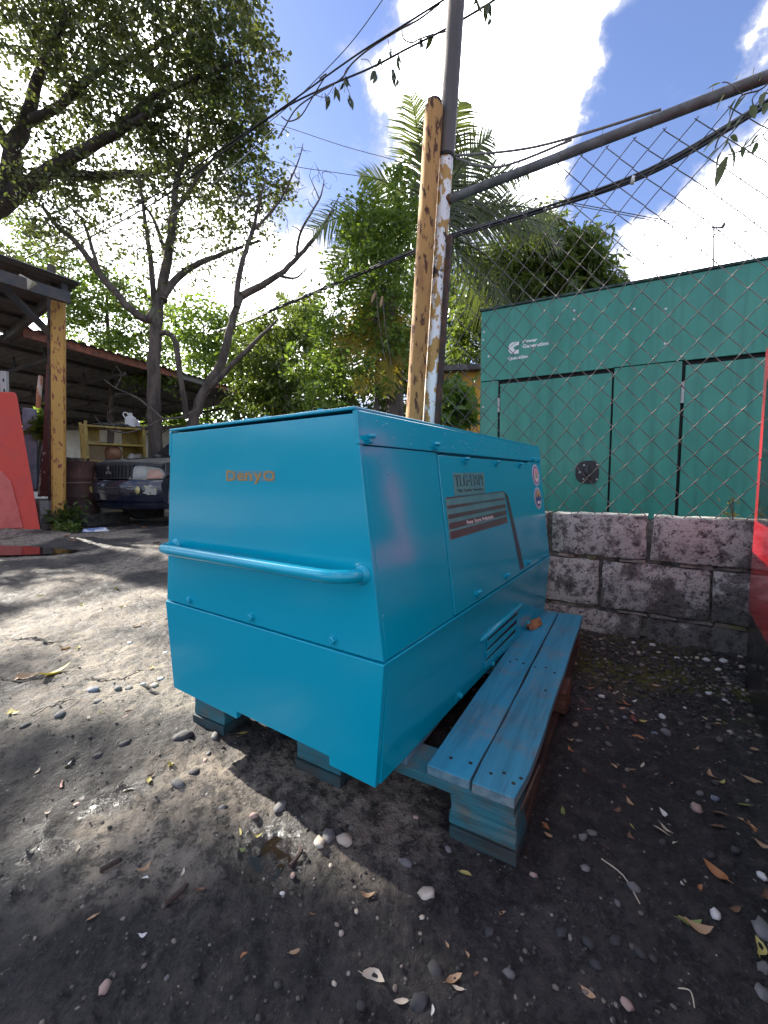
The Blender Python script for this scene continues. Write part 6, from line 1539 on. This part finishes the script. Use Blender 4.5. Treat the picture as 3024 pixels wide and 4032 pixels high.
def fallen(u, v, px, colr, place, ang=None, asp=.38):
    p = gnd(u, v); z = float(H(p[0], p[1])); d = math.hypot(p[0], p[1], CAMH); L = px * d / FPX
    o_rz = r_.uniform(0, 6.28) if ang is None else ang
    n = 5; vs = []; fs = []; cu = r_.uniform(.02, .28); tw = r_.uniform(-.5, .5); sd = r_.uniform(-.25, .25)
    for i in range(n + 1):
        t = i / n; w = L * asp * .5 * math.sin(PI * min(1, t * .9 + .08)) ** .75 * r_.uniform(.85, 1.12) * (.1 if i == n else 1)
        zc = L * cu * (2 * t - 1) ** 2; bx = sd * L * math.sin(PI * t)
        vs += [(bx - w, L * (t - .5), zc + w * (.45 + tw)), (bx, L * (t - .5), zc), (bx + w, L * (t - .5), zc + w * (.45 - tw))]
    for i in range(n):
        for k in range(2): a = i * 3 + k; fs.append((a, a + 1, a + 4, a + 3))
    mb = MB().add(vs, fs); mb.tube([(0, -L * .5, L * cu), (0, -L * .72, L * cu + .002)], [L * .02, L * .012], 4)
    o = obj('fallen_leaf', mb, LMAT[colr], smooth=60); zmin = min(q[2] for q in mb.v)
    o.location = (p[0], p[1], z - zmin + .001); o.rotation_euler = (0, 0, o_rz)
    art = 'an' if colr[0] in 'aeiou' else 'a'
    place = subplace(place, u, v); sz = 'small ' if px < 27 else ('large ' if px > 50 else '')
    tag(o, f'{sz}{colr} fallen leaf lying {place}', 'leaf', f'{sz}{colr} leaves {place}')
R1 = lambda x, y: (1500 + x / 1.0886, 3000 + y / 1.0886)
R2 = lambda x, y: (x / 1.106, 3000 + y / 1.106)
R3 = lambda x, y: (x / 1.659, 2200 + y / 1.659)
R4 = lambda x, y: (2000 + x / 1.62, 1900 + y / 1.62)
right = 'right of the pallet'; front = 'before the generator'; leftp = 'left of the generator'; foot = 'below the block wall'; far = 'on the far dirt'
for (x, y, px, c) in ((780, 205, 44, 'green'), (700, 262, 40, 'orange-brown'), (725, 295, 44, 'tan'), (1070, 170, 38, 'tan'), (1008, 205, 36, 'brown'), (1076, 263, 24, 'yellow'), (1195, 292, 48, 'pale'), (1228, 290, 48, 'pale'), (1205, 210, 44, 'whitish'), (1065, 20, 36, 'tan'), (1120, 14, 34, 'pale'), (1257, 85, 26, 'tan'), (1430, 480, 80, 'orange-brown'), (1560, 252, 48, 'tan'), (1590, 270, 48, 'orange-brown'), (1460, 222, 46, 'brown'), (1425, 57, 44, 'tan'), (1458, 84, 34, 'yellow'), (1600, 70, 52, 'tan'), (1325, 690, 70, 'green'), (1362, 712, 78, 'tan'), (1612, 795, 64, 'yellow'), (1371, 563, 32, 'orange-brown'), (1510, 638, 46, 'brown'), (1075, 312, 34, 'brown'), (1298, 520, 24, 'whitish'), (1640, 345, 40, 'tan'), (1450, 275, 48, 'brown'), (1040, 92, 30, 'brown'), (1370, 130, 28, 'brown'), (1555, 195, 40, 'green'), (965, 360, 26, 'brown'), (1640, 560, 40, 'brown'), (870, 35, 34, 'brown'), (1260, 350, 20, 'pale'), (1000, 15, 28, 'tan')): fallen(*R1(x, y), px * .78, c, right)
for (x, y, px, c) in ((365, 472, 46, 'yellow'), (315, 925, 62, 'tan'), (330, 955, 40, 'pale'), (85, 1008, 50, 'pale'), (890, 990, 44, 'tan'), (520, 632, 26, 'tan'), (410, 895, 24, 'brown'), (218, 1060, 30, 'whitish'), (370, 805, 22, 'tan'), (282, 765, 24, 'tan'), (700, 260, 10, 'tan')): fallen(*R1(x, y), px * .78, c, front)
for (x, y, px, c) in ((627, 437, 44, 'tan'), (866, 546, 40, 'brown'), (632, 490, 22, 'whitish'), (1600, 576, 54, 'tan'), (1627, 945, 76, 'pale'), (1060, 830, 24, 'orange-brown'), (1285, 802, 38, 'tan'), (1040, 276, 40, 'yellow'), (1122, 290, 30, 'yellow'), (1050, 343, 34, 'green'), (795, 477, 30, 'pale'), (1360, 636, 24, 'brown'), (622, 720, 26, 'whitish'), (400, 655, 34, 'tan'), (745, 5, 30, 'yellow'), (650, 68, 34, 'yellow'), (335, 358, 30, 'pale')): fallen(*R2(x, y), px * .8, c, front if x > 560 else leftp)
for (x, y, px, c) in ((1115, 1330, 28, 'yellow'), (970, 1430, 30, 'yellow'), (60, 993, 36, 'yellow'), (105, 990, 32, 'yellow'), (365, 738, 90, 'yellow'), (180, 757, 60, 'tan'), (120, 762, 36, 'tan'), (425, 577, 42, 'tan'), (530, 299, 24, 'yellow'), (265, 235, 24, 'yellow'), (240, 1362, 24, 'pale'), (660, 1005, 24, 'yellow'), (500, 578, 30, 'yellow'), (570, 1030, 26, 'pale'), (1555, 1150, 34, 'tan'), (1590, 1135, 34, 'yellow'), (890, 440, 26, 'tan'), (760, 198, 24, 'green'), (1000, 712, 24, 'yellow'), (800, 330, 24, 'yellow'), (840, 1000, 24, 'brown'), (440, 1320, 24, 'whitish'), (320, 1640, 30, 'pale'), (985, 1400, 24, 'brown'), (840, 1490, 28, 'whitish'), (405, 1440, 34, 'reddish')): fallen(*R3(x, y), px * .95, c, leftp)
for (x, y, px, c) in ((525, 1310, 42, 'orange-brown'), (905, 1315, 36, 'green'), (690, 1325, 36, 'pale'), (738, 1338, 32, 'tan'), (765, 1412, 52, 'orange-brown'), (790, 1462, 36, 'pale'), (805, 1390, 30, 'whitish'), (815, 1510, 70, 'reddish'), (860, 1505, 36, 'yellow'), (835, 1616, 56, 'orange-brown'), (400, 1632, 30, 'tan'), (406, 1700, 46, 'orange-brown'), (1345, 1530, 32, 'tan'), (1255, 1492, 32, 'pale'), (1435, 1470, 34, 'brown'), (640, 1555, 40, 'brown'), (1050, 1545, 40, 'brown'), (1195, 1690, 38, 'tan'), (945, 1295, 40, 'tan'), (510, 1430, 36, 'reddish'), (760, 1262, 40, 'tan'), (650, 1310, 44, 'orange-brown'), (710, 1395, 50, 'brown'), (590, 1398, 36, 'green'), (1395, 1525, 28, 'green'), (1360, 1427, 30, 'green'), (1205, 1560, 26, 'brown'), (1570, 1700, 32, 'tan'), (470, 1390, 36, 'brown'), (730, 1440, 36, 'tan')): fallen(*R4(x, y), px * .62, c, foot)
for (x, y, px, c) in ((148, 1165, 22, 'orange-brown'), (155, 1176, 20, 'brown'), (342, 1183, 22, 'orange-brown'), (338, 1172, 18, 'brown'), (300, 1172, 14, 'tan'), (260, 1130, 16, 'orange-brown'), (238, 1124, 16, 'brown'), (275, 1126, 16, 'orange-brown'), (248, 1140, 14, 'brown'), (290, 1135, 16, 'brown'), (312, 1140, 14, 'orange-brown'), (170, 1178, 14, 'tan')): fallen(x * K, y * K, px * K * .8, c, far)

M_ST = {'grey': mat('grey_pebble', (.13, .125, .12), (.18, .17, .165), scale=30, rough=.85, bump=.3, bscale=120), 'dark': mat('dark_pebble', (.035, .034, .036), (.06, .055, .055), scale=30, rough=.8, bump=.3, bscale=120), 'pale': mat('pale_pebble', (.42, .36, .28), (.52, .47, .40), scale=30, rough=.85, bump=.3, bscale=120), 'white': mat('white_pebble', (.56, .54, .51), (.46, .44, .42), scale=30, rough=.85, bump=.3, bscale=120), 'bluish': mat('blue_grey_pebble', (.15, .165, .20), (.20, .215, .25), scale=30, rough=.85), 'pinkish': mat('pinkish_pebble', (.36, .25, .21), (.26, .19, .16), scale=30, rough=.85, bump=.3, bscale=120)}
def ico():
    bm = bmesh.new(); bmesh.ops.create_icosphere(bm, subdivisions=2, radius=1); V = np.array([v.co[:] for v in bm.verts]); Fc = [tuple(v.index for v in f.verts) for f in bm.faces]; bm.free(); return V, Fc
ICV, ICF = ico()
def pebble(u, v, px, colr, place, ar=.72, flat_=.5, angular=.12):
    p = gnd(u, v); z = float(H(p[0], p[1])); d = math.hypot(p[0], p[1], CAMH); s = px * d / FPX / 2 * .8
    k = np.array([r_.uniform(0, 9) for _ in range(3)])
    V = ICV * (1 + angular * np.sin(ICV @ np.array([2.1, 3.3, 1.7]) * 1.7 + k[0])[:, None] + angular * .8 * np.sin(ICV @ np.array([-3.1, 1.3, 2.7]) * 1.5 + k[1])[:, None] + .05 * np.sin(ICV @ np.array([5.1, 6.3, -4.7]) + k[2])[:, None])
    V = V * np.array([s, s * ar, s * flat_])
    o = obj('pebble', MB().add(V, ICF), M_ST[colr], smooth=180); o.location = (p[0], p[1], z + s * flat_ * .22); o.rotation_euler = (r_.uniform(-.15, .15), r_.uniform(-.15, .15), r_.uniform(0, 6.28))
    nm = {'bluish': 'blue-grey', 'dark': 'dark grey'}.get(colr, colr)
    place = subplace(place, u, v); sz = 'small ' if px < 26 else ('large ' if px > 48 else '')
    tag(o, f'{sz}{nm} pebble lying {place}', 'pebble', f'{sz}{nm} pebbles {place}'); return o
for (x, y, px, c) in ((1350, 190, 50, 'pinkish'), (1367, 128, 30, 'grey'), (1432, 152, 30, 'bluish'), (1432, 672, 40, 'white'), (1008, 755, 46, 'dark'), (890, 768, 44, 'dark'), (905, 298, 38, 'grey'), (865, 328, 36, 'grey'), (875, 450, 36, 'grey'), (1210, 338, 34, 'dark'), (920, 865, 40, 'dark'), (1085, 540, 44, 'grey'), (1635, 490, 34, 'white'), (1640, 975, 50, 'grey'), (1110, 812, 40, 'dark'), (1640, 728, 70, 'grey'), (775, 720, 44, 'dark'), (1015, 595, 26, 'grey'), (1640, 872, 40, 'grey'), (1520, 378, 36, 'dark'), (1415, 408, 34, 'dark')): pebble(*R1(x, y), px, c, right)
for (x, y, px, c) in ((232, 876, 62, 'dark'), (550, 885, 40, 'grey'), (1053, 1020, 40, 'pinkish'), (655, 477, 30, 'pinkish'), (110, 437, 50, 'grey'), (165, 1022, 64, 'dark'), (175, 662, 22, 'pale'), (290, 362, 34, 'grey'), (150, 243, 26, 'pinkish'), (465, 712, 40, 'dark')): pebble(*R1(x, y), px, c, front)
o = pebble(*R1(196, 562), 62, 'pale', front); o['label'] = 'largest smooth beige pebble in front of the pallet block'; del o['group']
o = pebble(*R2(1500, 335), 70, 'pale', front); o['label'] = 'big beige stone straddling the generator shadow edge'; del o['group']
o = pebble(*R2(1430, 318), 74, 'grey', front, flat_=.4); o['label'] = 'grey embedded stone on the rim of the shadow edge'; del o['group']
o = pebble(*R2(1392, 352), 52, 'pale', front, angular=.16); o['label'] = 'angular cream stone chip beside the puddle'; del o['group']
o = pebble(*R2(1106, 225), 36, 'pinkish', front); o['label'] = 'round pinkish pebble at the upper edge of the puddle'; del o['group']
for (x, y, px, c) in ((1475, 290, 50, 'dark'), (1530, 268, 30, 'grey'), (1230, 565, 20, 'white'), (1440, 437, 20, 'pale'), (1275, 480, 24, 'pinkish'), (455, 960, 44, 'pinkish'), (1455, 942, 20, 'pale'), (1552, 640, 20, 'pale'), (725, 905, 20, 'grey'), (1220, 190, 60, 'grey')): pebble(*R2(x, y), px, c, front)
for (x, y, px, c) in ((1340, 1300, 24, 'pinkish'), (1362, 1260, 24, 'grey'), (1165, 1457, 60, 'grey'), (640, 922, 44, 'grey'), (842, 860, 36, 'grey'), (820, 1026, 24, 'pinkish'), (610, 855, 50, 'bluish'), (1265, 1385, 40, 'dark'), (1200, 1150, 80, 'dark'), (770, 855, 40, 'grey'), (1050, 790, 30, 'white'), (1405, 1155, 44, 'grey'), (390, 1005, 40, 'grey'), (640, 1262, 40, 'dark'), (500, 1580, 24, 'pinkish'), (1080, 620, 24, 'white'), (848, 555, 24, 'white'), (1010, 830, 36, 'pale'), (930, 825, 30, 'white'), (1450, 1610, 30, 'grey'), (160, 1070, 34, 'dark'), (810, 1190, 40, 'dark')): pebble(*R3(x, y), px, c, leftp, flat_=.35)
for (x, y, px, c) in ((985, 1482, 52, 'white'), (745, 1503, 40, 'bluish'), (598, 1368, 44, 'white'), (585, 1430, 40, 'grey'), (935, 1590, 38, 'bluish'), (1005, 1588, 66, 'grey'), (830, 1098, 40, 'pale'), (872, 1108, 30, 'pinkish'), (917, 1080, 40, 'white'), (1080, 1140, 40, 'white'), (1130, 1142, 30, 'pale'), (1265, 1172, 46, 'white'), (1372, 1180, 50, 'white'), (1340, 1213, 36, 'white'), (1490, 1217, 40, 'pale'), (935, 1132, 40, 'grey'), (957, 1110, 30, 'pale'), (1205, 1150, 30, 'pale'), (800, 1062, 34, 'white'), (980, 1650, 40, 'dark'), (850, 1655, 44, 'dark'), (575, 1560, 34, 'grey'), (660, 1450, 36, 'grey'), (560, 1470, 36, 'grey'), (690, 1500, 30, 'grey'), (985, 1400, 40, 'dark'), (935, 1420, 40, 'dark'), (1130, 1420, 24, 'white'), (1285, 1342, 40, 'white'), (1385, 1388, 30, 'white'), (1500, 1330, 20, 'white'), (450, 1640, 40, 'grey'), (640, 1660, 44, 'grey'), (1000, 1545, 40, 'grey'), (930, 1245, 30, 'grey'), (1180, 1470, 40, 'dark'), (880, 1370, 50, 'dark'), (740, 1560, 34, 'dark'), (1310, 1640, 40, 'dark'), (1470, 1640, 40, 'dark'), (580, 1330, 50, 'dark'), (1410, 1290, 30, 'pale'), (1220, 1360, 40, 'grey')): pebble(*R4(x, y), px * .62, c, foot)
# straw and sticks
for (a, b, r, lb, nm) in ((R1(945, 412), R1(1110, 605), .0012, 'long pale straw lying on the dirt right of the pallet', 'straw'), (R1(1275, 960), R1(1345, 1045), .001, 'short pale straw lying near the lower right', 'straw'), (R2(720, 595), R2(810, 528), .005, 'dark wet stick half sunk in the foreground dirt', 'stick'), (R2(435, 460), R2(520, 415), .005, 'dark stick lying beside the wet glints', 'stick'), (R2(1262, 440), R2(1305, 350), .0045, 'black twig standing in the puddle', 'stick')):
    p = gnd(*a); q = gnd(*b); p[2] = H(p[0], p[1]) + r + .002; q[2] = H(q[0], q[1]) + r + .002; m_ = (p + q) / 2 + np.array([.01, .006, .003])
    o = thing(nm, lb, nm, tuple(p)); obj('stem', MB().tube(smoothpath([p, m_, q], 4), r, 6).shift(p), LMAT['pale'] if nm == 'straw' else M_DKRUST, o)
# gravel too fine to count
def gravel():
    n = 3600; d = np.exp(rng.uniform(math.log(.45), math.log(5.5), n)); az = np.radians(rng.uniform(-50, 50, n)); x = d * np.sin(az); y = d * np.cos(az)
    n2 = 4200; t = rng.uniform(-.45, .95, n2); dep = np.abs(rng.normal(.05, .28, n2)) + .01; q = WP[None] - WH[None] * t[:, None] + WN[None] * dep[:, None]
    x = np.concatenate([x, q[:, 0]]); y = np.concatenate([y, q[:, 1]]); s = np.concatenate([rng.gamma(1.8, .0009, n) + .0007, rng.gamma(2.2, .0020, n2) + .0013])
    s = np.minimum(s, .013); keep = (wall_dist(x, y) > .01); x, y, s = x[keep], y[keep], s[keep]; n = len(x)
    bm = bmesh.new(); bmesh.ops.create_icosphere(bm, subdivisions=1, radius=1); V0 = np.array([v.co[:] for v in bm.verts]); F0 = np.array([[v.index for v in f.verts] for f in bm.faces]); bm.free()
    z = H(x, y); sc = rng.uniform(.6, 1.25, (n, 1, 3)) * np.array([1, 1, .6]); V = V0[None] * sc * s[:, None, None] * (1 + rng.uniform(-.18, .18, (n, len(V0), 1)))
    a = rng.uniform(0, 6.28, n); ca, sa = np.cos(a)[:, None], np.sin(a)[:, None]; Vx = V[..., 0] * ca - V[..., 1] * sa; Vy = V[..., 0] * sa + V[..., 1] * ca
    V = np.stack([Vx + x[:, None], Vy + y[:, None], V[..., 2] + (z + s * .25)[:, None]], -1)
    Fq = F0[None] + (np.arange(n) * len(V0))[:, None, None]
    m, nt, bs, out = nodes_of('mixed_gravel'); geo = nt.nodes.new('ShaderNodeNewGeometry'); rp = nt.nodes.new('ShaderNodeValToRGB'); e = rp.color_ramp.elements
    e[0].position = 0; e[0].color = (.030, .028, .028, 1); e[1].position = 1; e[1].color = (.34, .29, .24, 1)
    for ps, cc in ((.5, (.050, .045, .042, 1)), (.80, (.10, .085, .072, 1)), (.94, (.19, .155, .125, 1))): q = e.new(ps); q.color = cc
    nt.links.new(geo.outputs['Random Per Island'], rp.inputs[0]); nt.links.new(rp.outputs[0], bs.inputs['Base Color']); bs.inputs['Roughness'].default_value = .85
    o = bulk('gravel', V, Fq, m, kind='stuff', per=3, smooth=False); tag(o, 'loose fine gravel and grit scattered over the dirt', 'gravel')
gravel()

# labels: tell like leaves and pebbles apart by their order across the picture
def order_labels():
    by = {}
    for o in COL.objects:
        if o.parent is None and o.get('category') in ('leaf', 'pebble') and o.get('group'): by.setdefault(o['label'], []).append(o)
    for lab, os_ in by.items():
        n = len(os_)
        if n < 2: continue
        def scr(o): d = np.array(o.location[:]) - CAMP; return float((d @ Rv) / (d @ Fv))
        os_.sort(key=scr); words = ['leftmost', 'second from left', 'third from left', 'fourth from left', 'fifth from left', 'sixth from left']
        for k, o in enumerate(os_):
            w = 'rightmost' if k == n - 1 else (words[k] if k < len(words) else None)
            if w: o['label'] = w + ' ' + (lab.replace(' lying', '') if len(lab.split()) > 12 else lab)
order_labels()
